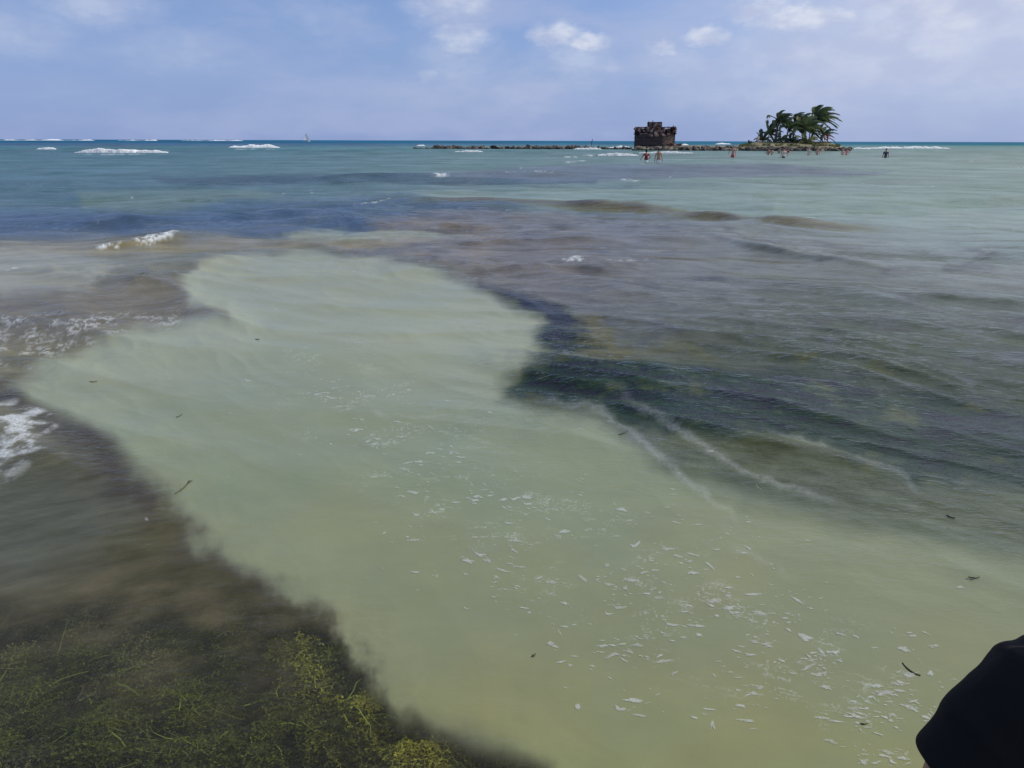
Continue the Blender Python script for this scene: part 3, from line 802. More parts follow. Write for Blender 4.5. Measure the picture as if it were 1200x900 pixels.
# ------------------------------------------------------------------ breaking waves far out
def build_breakers():
    m = bpy.data.materials.new('breaker_foam'); m.use_nodes = True; g = NT(m.node_tree); b = g.n['Principled BSDF']
    tc = g.new('ShaderNodeTexCoord'); nn = g.noise(g.vmath('MULTIPLY', tc.outputs['Object'], (1, .4, 1.6)), 1.2, 6, .7)
    g.put(g.mix(g.ss(nn, .3, .6), (.55, .62, .66, 1), (.86, .88, .88, 1)), b.inputs['Base Color']); b.inputs['Roughness'].default_value = .85
    bp = g.new('ShaderNodeBump'); bp.inputs['Strength'].default_value = .8; bp.inputs['Distance'].default_value = .4; g.put(nn, bp.inputs['Height']); g.link(bp.outputs[0], b.inputs['Normal'])
    data = [(88, 198, 179, 7.5, 'broad white breaker on the far left, largest of the breaking waves', .9),
            (268, 328, 173, 5.2, 'solid white bar of a breaking wave left of the tiny sailboat', 1.0),
            (43, 66, 175, 3.4, 'small white breaker at the far left edge', .8),
            (533, 566, 178, 3.0, 'thin white breaker washing the front of the left rock line', .8),
            (1010, 1112, 174, 3.6, 'long thin white breaker right of the island', .8),
            (1000, 1020, 174.5, 2.4, 'short low breaker beside the right tip of the island', .5),
            (710, 742, 174, 4.5, 'white surf breaking just left of the rusty wreck', .9),
            (672, 705, 175, 3.2, 'low surf behind the right half of the left rock line', .7),
            (700, 748, 182.5, 4.5, 'broken white wash in front and left of the wreck', .65),
            (748, 812, 179.5, 3.0, 'white wash along the rocks at the foot of the wreck', .7),
            (488, 498, 171, 2.4, 'two tiny whitecaps above the left end of the rock line', .7),
            (797, 806, 170, 3, 'small white splash behind the rocks right of the wreck', .8),
            (838, 856, 169, 2.6, 'small white splash behind the rocks between wreck and palms', .8)]
    for (u0, u1, v, hp, lab, dens) in data:
        a = ground(u0, v); b_ = ground(u1, v); mid = (a + b_) / 2
        W = (b_ - a).length; D = mid.length; H = hp * D / FPX * .74
        ax = (b_ - a).normalized(); ay = Vector((-ax.y, ax.x, 0))
        nx, ny = max(24, int((u1 - u0) * 2)), 8
        vs = []
        dp = H * 2.4
        for j in range(ny + 1):
            for i in range(nx + 1):
                s = i / nx; t = j / ny
                env = (min(1, s * 6) * min(1, (1 - s) * 6)) ** .7
                bumpy = .62 + .55 * mnoise.fractal(Vector((s * W / H * .33, t * 1.3, u0 * .37)), .9, 2.0, 3)
                low = .55 + .45 * max(0, 1 - abs(s - .5 + .12 * math.sin(u0)) * 2.2)
                prof = math.sin(math.pi * min(1, t * 1.35) ** .8) if t < .74 else 0
                z = max(-.1, H * env * prof * max(.06, bumpy) * (low if dens < .95 else .85))
                p = ax * ((s - .5) * W) + ay * ((t - .35) * dp + random.gauss(0, .02) * H)
                vs.append((p.x, p.y, z + random.gauss(0, .012) * H * (1 if 0 < j < ny else 0) + (.05 if 0 < j < ny else -.35)))
        fs = [(j * (nx + 1) + i, j * (nx + 1) + i + 1, (j + 1) * (nx + 1) + i + 1, (j + 1) * (nx + 1) + i) for j in range(ny) for i in range(nx)]
        tag(link('breaking_wave', mesh('breaking_wave', vs, fs, m, True), loc=mid), lab, 'wave', 'breaking waves offshore')
    # surf on the outer reef along the horizon, left
    a = ground(-60, 166.4); b_ = ground(285, 167.0)
    vs = []; n = 300
    D = 1500.0
    da = Vector((a.x, a.y, 0)).normalized() * D; db = Vector((b_.x, b_.y, 0)).normalized() * D
    for i in range(n + 1):
        s = i / n; p = da.lerp(db, s)
        h = max(0, 2.2 * (mnoise.noise(Vector((s * 17, 0, 1))) + .25 - s * .15)) + max(0, 1.1 * mnoise.noise(Vector((s * 60, 4, 1))))
        h = (min(h, 1.9) + .2) * min(1, max(0, 6 * (mnoise.noise(Vector((s * 9, 8, 1))) + .22)))
        q = p.normalized()
        vs += [tuple(p - q * 8 + Vector((0, 0, -1))), tuple(p + Vector((0, 0, h))), tuple(p + q * 10 + Vector((0, 0, -1)))]
    fs = []
    for i in range(n):
        fs += [(3 * i, 3 * i + 3, 3 * i + 4, 3 * i + 1), (3 * i + 1, 3 * i + 4, 3 * i + 5, 3 * i + 2)]
    tag(link('surf_line', mesh('surf_line', vs, fs, m, True)), 'thin white line of surf on the horizon at the far left', 'surf')
build_breakers()


# ------------------------------------------------------------------ island, rocks
D_ISL = 150.0
def at(u, D, z=0.0):
    """point at ground distance D along the bearing of survey column u"""
    g = ground(u, 172); g = Vector((g.x, g.y, 0)).normalized() * (D / math.cos(math.atan2(g.x, g.y)))
    return Vector((g.x, g.y, z))
M_ROCK = mat('reef_rock', (.14, .12, .095), .9, .6, 1.6, .8, (.035, .03, .032))
M_ROCKL = mat('pale_rock', (.34, .31, .24), .9, .35, 1.8, .8, (.14, .12, .10))
PX = D_ISL / FPX          # metres per survey unit at the island


def rock_meshes():
    out = []
    for k in range(10):
        bm = bmesh.new(); bmesh.ops.create_icosphere(bm, subdivisions=1, radius=1)
        sx, sy, sz = random.uniform(.8, 1.3), random.uniform(.7, 1.2), random.uniform(.55, .95)
        for v in bm.verts:
            n = mnoise.noise(v.co * 1.3 + Vector((k * 7, 0, 0)))
            v.co *= 1 + n * .55 + random.gauss(0, .06)
            v.co.x *= sx; v.co.y *= sy; v.co.z *= sz
        out.append(bm_mesh('rock', bm, M_ROCKL if k == 2 else M_ROCK))
    return out


def build_rocks():
    R_ = rock_meshes()
    def put(u, D, size, zf=.25, grp='', lab='', z0=0):
        p = at(u, D); o = link('rock', random.choice(R_), loc=(p.x, p.y, size * zf + z0))
        o.rotation_euler = (random.uniform(-.3, .3), random.uniform(-.3, .3), random.uniform(0, 6.28)); o.scale = (size * random.uniform(.9, 1.3), size, size * random.uniform(.8, 1.1))
        tag(o, lab, 'rock', grp)
    # left low line of stones, thinning to the left end
    u = 486.0
    while u < 742:
        s = (.30 + .22 * random.random()) * (.55 if u < 510 else 1.05) * (1 if u < 705 else .75)
        if not (u > 655 and random.random() < .15):
            put(u, 156 + random.uniform(-2, 2), s * 1.25, .30, 'rocks of the low line left of the wreck', 'low dark rock in the thin line of stones left of the wreck')
        u += random.uniform(2.0, 3.2)
    # the long bank: foot of wreck to right tip of the island
    u = 744.0
    while u < 998:
        s = .62 + .35 * random.random()
        if u > 965: s *= .85
        put(u, 137 + random.uniform(-1.5, 1.5), s * .72, .18, 'dark rocks along the front edge of the island', 'dark brown rock along the waterline of the island and wreck')
        if random.random() < .75:
            put(u + 1.2, 140 + random.uniform(-1, 1), s * .6, .6, 'dark rocks along the front edge of the island', 'dark brown rock along the waterline of the island and wreck', .1)
        u += random.uniform(2.6, 4.0)
build_rocks()


def build_island():
    sandm = mat('island_ground', (.20, .19, .10), .95, .35, .8, .5, (.30, .26, .17))
    nx, ny = 150, 16; vs = []
    for j in range(ny + 1):
        for i in range(nx + 1):
            u = 742 + (1000 - 742) * i / nx; t = j / ny; D = 138 + 34 * t
            p = at(u, D)
            e = min(1, (u - 742) / 12, (1000 - u) / 14); f = min(1, t * 5) * min(1, (1 - t) * 5)
            hump = .62 if u < 860 else .62 + .7 * min(1, (u - 860) / 26) * min(1, max(0, (988 - u) / 18)) * min(1, t * 3)
            z = -.6 + (hump + .6) * max(0, e) ** .6 * f ** .7 + .12 * mnoise.fractal(Vector((p.x * .35, p.y * .35, 2)), .9, 2, 4) * f
            vs.append((p.x, p.y, z))
    fs = [(j * (nx + 1) + i, j * (nx + 1) + i + 1, (j + 1) * (nx + 1) + i + 1, (j + 1) * (nx + 1) + i) for j in range(ny) for i in range(nx)]
    tag(link('island_ground', mesh('island_ground', vs, fs, sandm, True)), kind='structure')
    # dry grass tufts on the island
    gm = mat('dry_grass', (.17, .18, .07), .9, .4, 3)
    vs = []; fs = []
    for _ in range(5200):
        u = random.uniform(866, 984); D = random.uniform(141, 160)
        if mnoise.noise(Vector((u * .1, D * .15, 0))) < -.18: continue
        p = at(u, D); z = .62 + .68 * min(1, (u - 860) / 26) * min(1, max(0, (988 - u) / 18)) * min(1, (D - 138) / 34 * 3) - .1
        a = random.uniform(0, 3.14); w = .07; h = random.uniform(.1, .42); lx, ly = random.gauss(.12, .1), random.gauss(0, .1)
        b = len(vs); c, s = math.cos(a) * w, math.sin(a) * w
        vs += [(p.x - c, p.y - s, z), (p.x + c, p.y + s, z), (p.x + lx, p.y + ly, z + h)]; fs.append((b, b + 1, b + 2))
    tag(link('dry_grass', mesh('dry_grass', vs, fs, gm)), 'pale dry grass covering the low island under the palms', 'grass', kind='stuff')
build_island()


# ------------------------------------------------------------------ palms
M_TRUNK = mat('palm_trunk', (.17, .14, .11), .9, .3, 5, .5)
def leafmat(name, c):
    m = bpy.data.materials.new(name); m.use_nodes = True; g = NT(m.node_tree); b = g.n['Principled BSDF']
    tc = g.new('ShaderNodeTexCoord'); n = g.noise(tc.outputs['Object'], 2.5, 4)
    info = g.new('ShaderNodeObjectInfo')
    col = g.mix(n, tuple(np.array(c) * .55) + (1,), tuple(np.array(c) * 1.5) + (1,))
    col = g.mix(1.0, col, g.mix(info.outputs['Random'], (.65, .7, .7, 1), (1.35, 1.25, 1.1, 1)), blend='MULTIPLY')
    g.put(col, b.inputs['Base Color']); b.inputs['Roughness'].default_value = .45; b.inputs['Specular IOR Level'].default_value = .4
    t = g.new('ShaderNodeBsdfTranslucent'); g.put(col, t.inputs['Color'])
    ms = g.new('ShaderNodeMixShader'); ms.inputs[0].default_value = .22
    out = g.n['Material Output']; g.link(b.outputs[0], ms.inputs[1]); g.link(t.outputs[0], ms.inputs[2]); g.link(ms.outputs[0], out.inputs[0])
    return m
M_LEAF = leafmat('palm_leaf', (.19, .235, .10)); M_LEAFD = leafmat('palm_leaf_dark', (.095, .130, .075)); M_LEAFY = leafmat('palm_leaf_yellow', (.30, .30, .13))


def frond_mesh(L, elev, azim, wind, droop, mt, wid=.27):
    """rachis bending downwind (+X) with narrow leaflets"""
    n = 14; d = Vector((math.cos(azim) * math.cos(elev), math.sin(azim) * math.cos(elev), math.sin(elev)))
    p = Vector((0, 0, 0)); pts = [p.copy()]; dirs = [d.copy()]
    for i in range(n):
        f = (i + 1) / n
        d = (d + Vector((wind * f * .22, 0, -droop * f * .18))).normalized()
        p = p + d * (L / n); pts.append(p.copy()); dirs.append(d.copy())
    vs = []; fs = []
    up0 = Vector((0, 0, 1))
    for i in range(n):
        w = .045 * (1 - .8 * i / n); s = dirs[i].cross(up0)
        s = s.normalized() if s.length > .05 else Vector((0, 1, 0)); s2 = s
        b = len(vs); w2 = .045 * (1 - .8 * (i + 1) / n)
        vs += [pts[i] - s * w, pts[i] + s * w, pts[i + 1] + s * w2, pts[i + 1] - s * w2]; fs.append((b, b + 1, b + 2, b + 3))
        if i == 0: continue
        for q in range(3):
            base = pts[i].lerp(pts[i + 1], q / 3)
            ll = L * wid * math.sin(math.pi * min(1, (i + q * .33) / n * .9 + .08)) ** .6 * random.uniform(.8, 1.15)
            for sg in (-1, 1):
                e = (s2 * sg * .55 + dirs[i] * .7 + Vector((wind * .55, 0, -.42))).normalized()
                tip = base + e * ll + Vector((0, 0, -ll * .2)); wv = dirs[i] * (L * .016 + .02)
                mid = base + e * ll * .5
                b = len(vs); vs += [base - wv * .6, base + wv * .6, mid + wv, tip, mid - wv]; fs.append((b, b + 1, b + 2, b + 3, b + 4))
    return mesh('frond', vs, fs, mt)


def palm(u, D, zb, height, lean, crown, nf, wind, mt, label, up=.9, trunk_r=.16, spread=1.0):
    p0 = at(u, D, zb); root = empty('palm_tree', p0); tag(root, label, 'palm tree', 'wind blown palms on the island')
    n = 10; ring = 8; vs = []; fs = []
    def P(t): return Vector((lean * t ** 1.5 * height, .04 * height * math.sin(t * 3), height * t))
    for i in range(n + 1):
        t = i / n; c = P(t); r = trunk_r * (1.35 - .75 * t) * (1.12 if i % 2 else .98)
        for j in range(ring):
            a = 2 * math.pi * j / ring; vs.append((c.x + r * math.cos(a), c.y + r * math.sin(a), c.z - .3 * (i == 0)))
    for i in range(n):
        for j in range(ring): fs.append((i * ring + j, i * ring + (j + 1) % ring, (i + 1) * ring + (j + 1) % ring, (i + 1) * ring + j))
    fs.append(tuple(n * ring + j for j in range(ring)))
    link('trunk', mesh('trunk', vs, fs, M_TRUNK, True), root)
    top = P(1.0)
    for k in range(nf):
        f = (k + .5) / nf; az = k * 2.399 + random.uniform(-.3, .3)
        el = (1.35 - 1.45 * f * spread) * up + random.uniform(-.12, .12)
        if math.cos(az) < 0: el += .35 * -math.cos(az) * (1.3 - el)
        m = mt if random.random() < .75 else random.choice((M_LEAF, M_LEAFD, M_LEAFY) if f > .5 else (M_LEAF, M_LEAFD))
        fm = frond_mesh(crown * random.uniform(.85, 1.12), el, az, wind * random.uniform(.8, 1.2), .9 + f * .9, m)
        link('frond', fm, root, loc=top + Vector((0, 0, random.uniform(-.15, .1))))
    return root


def build_palms():
    palm(949, 152, 1.0, 4.3, .26, 3.9, 26, 1.7, M_LEAF, 'tallest palm, its crown streaming right above all the others', 1.05, .17)
    palm(939, 150, 1.0, 2.4, .22, 3.9, 30, 1.6, M_LEAF, 'pale green palm fanned out low in front of the tallest palm', .95, .2)
    palm(928, 153, 1.1, 3.2, .10, 3.3, 26, 1.5, M_LEAFD, 'palm in the middle of the grove with a crown swept to the right', 1.0)
    palm(920, 151, 1.1, 2.8, .16, 3.0, 20, 1.4, M_LEAF, 'light green palm with a drooping crown left of the grove middle', .8)
    palm(908, 152, 1.1, 3.9, .08, 2.9, 28, 1.3, M_LEAFD, 'dark round crowned palm, second tallest, left of the middle', .95, .22)
    palm(899, 154, 1.1, 1.7, .10, 2.6, 12, .8, M_LEAFD, 'dark palm with upright fronds second from the left', 1.2, .1)
    palm(893, 152, 1.0, .6, -.05, 2.1, 15, .3, M_LEAF, 'stubby young palm at the left end of the grove', 1.1, .12)
    palm(960, 149, 1.0, 1.5, .35, 2.5, 15, 1.5, M_LEAF, 'small bright green palm at the right end of the grove', .85, .08)
    palm(914, 149, 1.1, .6, .1, 2.0, 15, .9, M_LEAFD, 'low dark palm sprouting at the foot of the second tallest palm', .8, .1)
    palm(925, 149, 1.1, .6, .1, 2.0, 15, 1.0, M_LEAFD, 'low dark palm sprouting under the middle of the grove', .8, .1)
    palm(944, 147, 1.0, .4, .1, 2.4, 18, .9, M_LEAFY, 'low yellowish palm clump at the foot of the tallest palm', .8, .12)
    # one bare upright spear left of the tallest palm
    r = empty('palm_tree', at(947, 156, 1.0)); tag(r, 'bare thin palm trunk with a single upright spear of leaves', 'palm tree', 'wind blown palms on the island')
    vs = []; fs = []
    for i in range(7):
        t = i / 6; rr = .11 * (1.2 - .6 * t)
        for j in range(6):
            a = j * math.pi / 3; vs.append((rr * math.cos(a) + .12 * t, rr * math.sin(a), 5.2 * t - .2))
    for i in range(6):
        for j in range(6): fs.append((i * 6 + j, i * 6 + (j + 1) % 6, (i + 1) * 6 + (j + 1) % 6, (i + 1) * 6 + j))
    link('trunk', mesh('trunk', vs, fs, M_TRUNK, True), r)
    for k, (el, az, L) in enumerate(((1.5, 0, 2.1), (1.4, 1.5, 1.6), (1.45, 3.5, 1.4))):
        link('frond', frond_mesh(L, el, az, .25, .2, M_LEAFD, .12), r, loc=(.12, 0, 4.9))
    # lone shrub left of the grove
    r = empty('shrub', at(877, 150, .62)); tag(r, 'lone small dark shrub bent to the right, left of the palm grove', 'shrub')
    link('stem', mesh('stem', [(-.05, 0, -.2), (.05, 0, -.2), (.05, .06, -.2), (.04, 0, .6), (.1, 0, .6), (.08, .05, .6)], [(0, 1, 4, 3), (1, 2, 5, 4), (2, 0, 3, 5), (3, 4, 5)], M_TRUNK), r)
    for k in range(7): link('frond', frond_mesh(.8, random.uniform(.2, 1.1), k * .9, 1.0, .5, M_LEAFD, .3), r, loc=(.07, 0, .5))
    # dark maroon bush between the palms
    r = empty('bush', at(938, 153, 1.2)); tag(r, 'low dark maroon bush between the palm trunks', 'bush')
    mm = mat('maroon_leaf', (.07, .02, .035), .7, .4, 4); vs = []; fs = []
    for _ in range(900):
        v = Vector((random.gauss(0, 1), random.gauss(0, 1), random.gauss(0, 1))).normalized() * random.uniform(.5, 1)
        c = Vector((v.x * 1.25, v.y * .8, abs(v.z) * .8)); a = Vector((random.gauss(0, 1), random.gauss(0, 1), random.gauss(0, 1))).normalized() * .12; b_ = a.orthogonal().normalized() * .06
        b = len(vs); vs += [c - a, c + b_, c + a, c - b_]; fs.append((b, b + 1, b + 2, b + 3))
    link('foliage', mesh('foliage', vs, fs, mm), r)
    link('stem', mesh('stem', [(-.08, 0, -.3), (.08, 0, -.3), (0, .1, -.3), (0, .03, .5)], [(0, 1, 3), (1, 2, 3), (2, 0, 3)], M_TRUNK), r)
build_palms()


# ------------------------------------------------------------------ the rusting wreck
def box(bm, x0, x1, y0, y1, z0, z1, jit=0):
    vs = [bm.verts.new((x + random.gauss(0, jit), y + random.gauss(0, jit), z + random.gauss(0, jit))) for z in (z0, z1) for y in (y0, y1) for x in (x0, x1)]
    for f in ((0, 2, 3, 1), (4, 5, 7, 6), (0, 1, 5, 4), (2, 6, 7, 3), (0, 4, 6, 2), (1, 3, 7, 5)): bm.faces.new([vs[i] for i in f])


def build_wreck():
    D = 142.0; c = at(767, D + 4); k = D / FPX / .955
    root = empty('ship_wreck', (c.x, c.y, .15), math.atan2(-c.x, c.y)); tag(root, 'rusting hulk of a wrecked ship standing on the rocks left of the palms', 'shipwreck')
    W = 44.5 * k / 2                                     # half width
    steel = mat('dark_hull_steel', (.030, .028, .036), .75, .4, .9, .4, (.060, .046, .050))
    rust = mat('rusted_steel', (.20, .085, .06), .9, .6, 1.6, .8, (.045, .028, .03))
    pale = mat('flaking_plate', (.50, .38, .34), .85, .4, 2.5, .5, (.28, .14, .11))
    tan = mat('worn_plate_lit_bow', (.28, .22, .19), .85, .3, 1.2, .4, (.12, .09, .085))  # worn plates, and the sunlight painted on the bow
    void = mat('hole_shade', (.008, .006, .008), .95, .2, 3)
    H1 = 4.1 * 24 * k / 4.1 * .68                     # top of the plain plating
    Ht = 23.5 * k                                     # top of the broken upper works
    zc = H1
    # hull: plan section that narrows to the bow at right
    cols_ = 26; secs = []
    def plan(s):                                       # s 0..1 left->right, returns front depth offset
        return 0 if s < .68 else ((s - .68) / .32) ** 1.5 * 2.4
    bm = bmesh.new(); rows = 7; grid = []
    for j in range(rows + 1):
        row = []
        for i in range(cols_ + 1):
            s = i / cols_; x = -W + 2 * W * s; t = j / rows
            flare = 0 if s < .68 else -(1 - t) * ((s - .68) / .32) * .75   # bow undercut
            row.append(bm.verts.new((x + flare + random.gauss(0, .02), plan(s) * (1 - .25 * t) + random.gauss(0, .035) - .12 * math.sin(t * 3), zc * t - .3 * (j == 0) + (random.gauss(0, .12) if j == rows else 0))))
        grid.append(row)
    for j in range(rows):
        for i in range(cols_): bm.faces.new((grid[j][i], grid[j][i + 1], grid[j + 1][i + 1], grid[j + 1][i]))
    # far side and ends
    back = [[bm.verts.new((-W + 2 * W * s, 5.2 - plan(s) * .7, z)) for s in (0, .25, .5, .75, 1)] for z in (-.3, zc)]
    for i in range(4): bm.faces.new((back[0][i + 1], back[0][i], back[1][i], back[1][i + 1]))
    bm.faces.new((grid[0][0],) + tuple(grid[j][0] for j in range(1, rows + 1)) + (back[1][0], back[0][0]))
    bm.faces.new(tuple(grid[j][cols_] for j in range(rows, -1, -1)) + (back[0][4], back[1][4]))
    hull = link('hull', bm_mesh('hull', bm, steel), root)
    # plates of the hull side, each proud by its own amount
    pm = []
    for q in range(4):
        bm = bmesh.new(); box(bm, -.5, .5, -.5, .5, -.5, .5, .035); pm.append(bm_mesh('plate', bm, steel))
    for j in range(4):
        for i in range(7):
            o = link('plate', random.choice(pm), hull); sw = 2 * W * .66 / 7
            o.scale = (sw * .965, .06, zc / 4 * .95); o.location = (-W + sw * (i + .5), -.13 - random.uniform(0, .07), zc / 4 * (j + .5)); o.rotation_euler = (random.gauss(0, .015), 0, random.gauss(0, .012))
    # bow panel: smooth, its paler colour paints the sunlit bow flare
    bm = bmesh.new()
    pr = []
    for j in range(5):
        row = []
        for i in range(7):
            s = .67 + .31 * i / 6; t = .30 + .66 * j / 4 - (.12 * (i / 6) if j == 0 else 0) + (.22 * (i / 6) ** 2 if j == 0 else 0)
            row.append(bm.verts.new((-W + 2 * W * s + (-(1 - t) * (s - .68) / .32 * .75 if s > .68 else 0), plan(s) * (1 - .25 * t) - .16, zc * t)))
        pr.append(row)
    for j in range(4):
        for i in range(6): bm.faces.new((pr[j][i], pr[j][i + 1], pr[j + 1][i + 1], pr[j + 1][i]))
    bmesh.ops.solidify(bm, geom=bm.faces[:], thickness=.05)
    link('lit_bow_panel', bm_mesh('lit_bow_panel', bm, tan), root)
    # upper works: torn frames and plates, see-through in places
    bm = bmesh.new()
    ztop = []
    n = 22
    for i in range(n + 1):
        s = i / n
        h = Ht * (.97 + .03 * math.sin(s * 30)) + random.gauss(0, .07)
        if s < .04: h = Ht * .98
        if .10 < s < .30: h -= .1
        if s > .93: h = Ht * 1.02
        ztop.append(h)
    for i in range(n):
        x0 = -W + 2 * W * i / n; x1 = -W + 2 * W * (i + 1) / n; y = plan(i / n) * .7
        if random.random() < .92: box(bm, x0 + .01, x1 - .01, y + .35, y + .5, zc - .2, ztop[i] - .05 * random.random(), .02)
    link('upper_side', bm_mesh('upper_side', bm, rust), root)
    bm = bmesh.new(); box(bm, -W + .1, W - .2, 4.4, 4.6, zc - .3, Ht * .93, .05); box(bm, -W, -W + .15, .5, 4.4, zc - .3, Ht * .95, .03); box(bm, W - .25, W - .05, 2.0, 4.2, zc - .3, Ht, .03)
    box(bm, -W + .2, W - .3, .6, 4.4, Ht * .86, Ht * .9, .04)
    link('deck', bm_mesh('deck', bm, rust), root)
    def quad_piece(name, x, z, w, h, y, mt, thick=.05, parent=root):
        bm = bmesh.new()
        K = random.choice((4, 5, 6)); pts = []
        for a in range(K):
            th = 2 * math.pi * (a + .5) / K + random.gauss(0, .15); pts.append((w * .7 * math.cos(th) * random.uniform(.8, 1.2), h * .7 * math.sin(th) * random.uniform(.8, 1.2)))
        f = [bm.verts.new((px, 0, pz)) for px, pz in pts]; b = [bm.verts.new((px, thick, pz)) for px, pz in pts]
        bm.faces.new(f); bm.faces.new(b[::-1])
        for a in range(K): bm.faces.new((f[a], f[(a + 1) % K], b[(a + 1) % K], b[a]))
        o = link(name, bm_mesh(name, bm, mt), parent, loc=(x, y, z)); o.rotation_euler = (random.gauss(0, .2), 0, random.gauss(0, .35)); return o
    for i in range(34):
        s = random.random(); x = -W + 2 * W * s; z = zc + (Ht - zc) * random.uniform(-.05, .85) - (.35 if s > .5 else -.1) * random.random()
        quad_piece('hole_shade_patch', x, z, random.uniform(.25, .55), random.uniform(.25, .5), plan(s) * .7 + .24 - .0 * s - (.55 if z < zc else 0), void, .03)  # near-black pieces paint the shade inside the holes
    for i in range(64):
        s = random.random(); x = -W + 2 * W * s; z = zc + (Ht - zc) * random.uniform(0, .95) - (.6 if .4 < s < .95 else 0) * random.random()
        m = random.choice((pale, rust, pale, tan, pale)); quad_piece('torn_plate', x, z, random.uniform(.22, .6), random.uniform(.15, .5), plan(s) * .7 + .10 - (.42 if z < zc else 0), m)
    # ragged rust fringe above plain plating
    for i in range(26):
        s = i / 26; quad_piece('torn_plate', -W + 2 * W * s + .1, zc + random.uniform(-.1, .15) - (.25 * math.sin(s * 3)), .55, .22, plan(s) - .18, random.choice((rust, tan)))
    # frames (ribs)
    for i in range(9):
        s = (i + .4) / 9.2; bm = bmesh.new(); box(bm, -.045, .045, -.08, .08, 0, Ht - zc + random.uniform(-.15, .06), .012)
        link('rib', bm_mesh('rib', bm, random.choice((rust, steel))), root, loc=(-W + 2 * W * s, plan(s) * .7 + .02, zc))
    for a_, b_ in ((.0, .33), (.64, .99)):
        bm = bmesh.new(); box(bm, -W + 2 * W * a_, -W + 2 * W * b_, .28, .42, Ht * .955, Ht * .99, .015); link('top_rail', bm_mesh('top_rail', bm, rust), root)
    # deckhouse on top
    dh = empty('deckhouse', (0, 0, 0)); dh.parent = root; dh.location = (-W + 2 * W * .475, 2.2, Ht * .93)
    hw = 2 * W * .17; hh = 6.6 * k
    bm = bmesh.new(); box(bm, -hw, hw, -1.2, 1.2, 0, hh * .62, .03); link('house_wall', bm_mesh('house_wall', bm, rust), dh)
    bm = bmesh.new(); box(bm, -hw * 1.02, hw * 1.05, -1.3, -1.22, hh * .86, hh, .02); box(bm, hw * .95, hw * 1.05, -1.3, 1.2, 0, hh, .01); box(bm, -hw * 1.02, hw * 1.05, 1.1, 1.2, hh * .6, hh, .02)
    link('top_rail', bm_mesh('top_rail', bm, steel), dh)
    for i in range(6):
        bm = bmesh.new(); box(bm, -.05, .05, -.05, .05, 0, hh * .95, .01); link('post', bm_mesh('post', bm, rust), dh, loc=(-hw + 2 * hw * i / 5, -1.26, 0))
    for i in range(30):
        quad_piece('torn_plate', random.uniform(-hw, hw), random.uniform(0, hh * .8), .4, .3, -1.32, random.choice((pale, tan, rust)), parent=dh)
    # bent stanchions
    for s, h, l in ((.335, 1.15, -.12), (.36, .4, .1), (.93, .5, 0), (.42, 1.3, .05)):
        bm = bmesh.new(); box(bm, -.07, .07, -.07, .07, 0, h, .01)
        for v in bm.verts:
            if v.co.z > .1: v.co.x += l
        link('stanchion', bm_mesh('stanchion', bm, steel), root, loc=(-W + 2 * W * s, .8, Ht * .93))
    # fallen debris at the bow
    for i in range(9):
        quad_piece('debris', W + random.uniform(-.9, 1.1), random.uniform(.3, .8), random.uniform(.5, 1.0), random.uniform(.2, .45), random.uniform(-.4, 1), random.choice((rust, tan)), .2)
build_wreck()


# ------------------------------------------------------------------ sailboat on the horizon
def build_sailboat():
    p = at(359.5, 900); root = empty('sailboat', (p.x, p.y, .0), .5); tag(root, 'tiny white sailboat alone on the horizon', 'sailboat')
    wh = mat('sailcloth', (.8, .8, .78), .7, .05, 2); hm = mat('boat_hull', (.55, .57, .6), .5, .1, 2)
    bm = bmesh.new(); secs = []
    for x, w, z in ((-3.4, .9, 0), (-1.5, 1.25, 0), (1, 1.2, 0), (3, .6, .1), (4, .05, .3)):
        secs.append([bm.verts.new((x, -w, .8 + z)), bm.verts.new((x, -w * .6, -.3)), bm.verts.new((x, w * .6, -.3)), bm.verts.new((x, w, .8 + z))])
    for a, b in zip(secs, secs[1:]):
        for i in range(3): bm.faces.new((a[i], a[i + 1], b[i + 1], b[i]))
        bm.faces.new((a[3], a[0], b[0], b[3]))
    bm.faces.new(secs[0]); link('hull', bm_mesh('hull', bm, hm), root)
    bm = bmesh.new(); box(bm, -.06, .06, -.06, .06, .8, 9.2); link('mast', bm_mesh('mast', bm, hm), root, loc=(.5, 0, 0))
    for nm, pts in (('mainsail', [(.4, 0, 1.6), (-3.2, .35, 1.6), (-1.9, .8, 4.2), (.4, .2, 9)]), ('headsail', [(.6, 0, 8), (3.8, 0, 1.2), (.9, .7, 1.5)])):
        n = len(pts); vs = pts + [(x, y + .04, z) for x, y, z in pts]
        fs = [tuple(range(n)), tuple(range(2 * n - 1, n - 1, -1))] + [(i, (i + 1) % n, n + (i + 1) % n, n + i) for i in range(n)]
        link(nm, mesh(nm, vs, fs, wh), root)
build_sailboat()


# ------------------------------------------------------------------ people
def skinned(name, joints, edges, mt, parent, sub=1):
    """joints: {name: (x,y,z,r)}; grows one continuous surface along the edges"""
    names = list(joints); idx = {n: i for i, n in enumerate(names)}
    me = bpy.data.meshes.new(name); me.from_pydata([joints[n][:3] for n in names], [(idx[a], idx[b]) for a, b in edges], [])
    o = link(name, me); md = o.modifiers.new('skin', 'SKIN'); md.use_smooth_shade = True
    sk = me.skin_vertices[0].data
    for i, n in enumerate(names):
        r = joints[n][3]; r = r if isinstance(r, tuple) else (r, r)
        sk[i].radius = r; sk[i].use_root = (i == 0)
    s = o.modifiers.new('sub', 'SUBSURF'); s.levels = s.render_levels = sub
    dg = bpy.context.evaluated_depsgraph_get(); m2 = bpy.data.meshes.new_from_object(o.evaluated_get(dg)); m2.name = name
    m2.materials.clear(); m2.materials.append(mt)
    m2.polygons.foreach_set('use_smooth', [True] * len(m2.polygons))
    o.modifiers.clear(); o.data = m2; bpy.data.meshes.remove(me); o.parent = parent
    return o


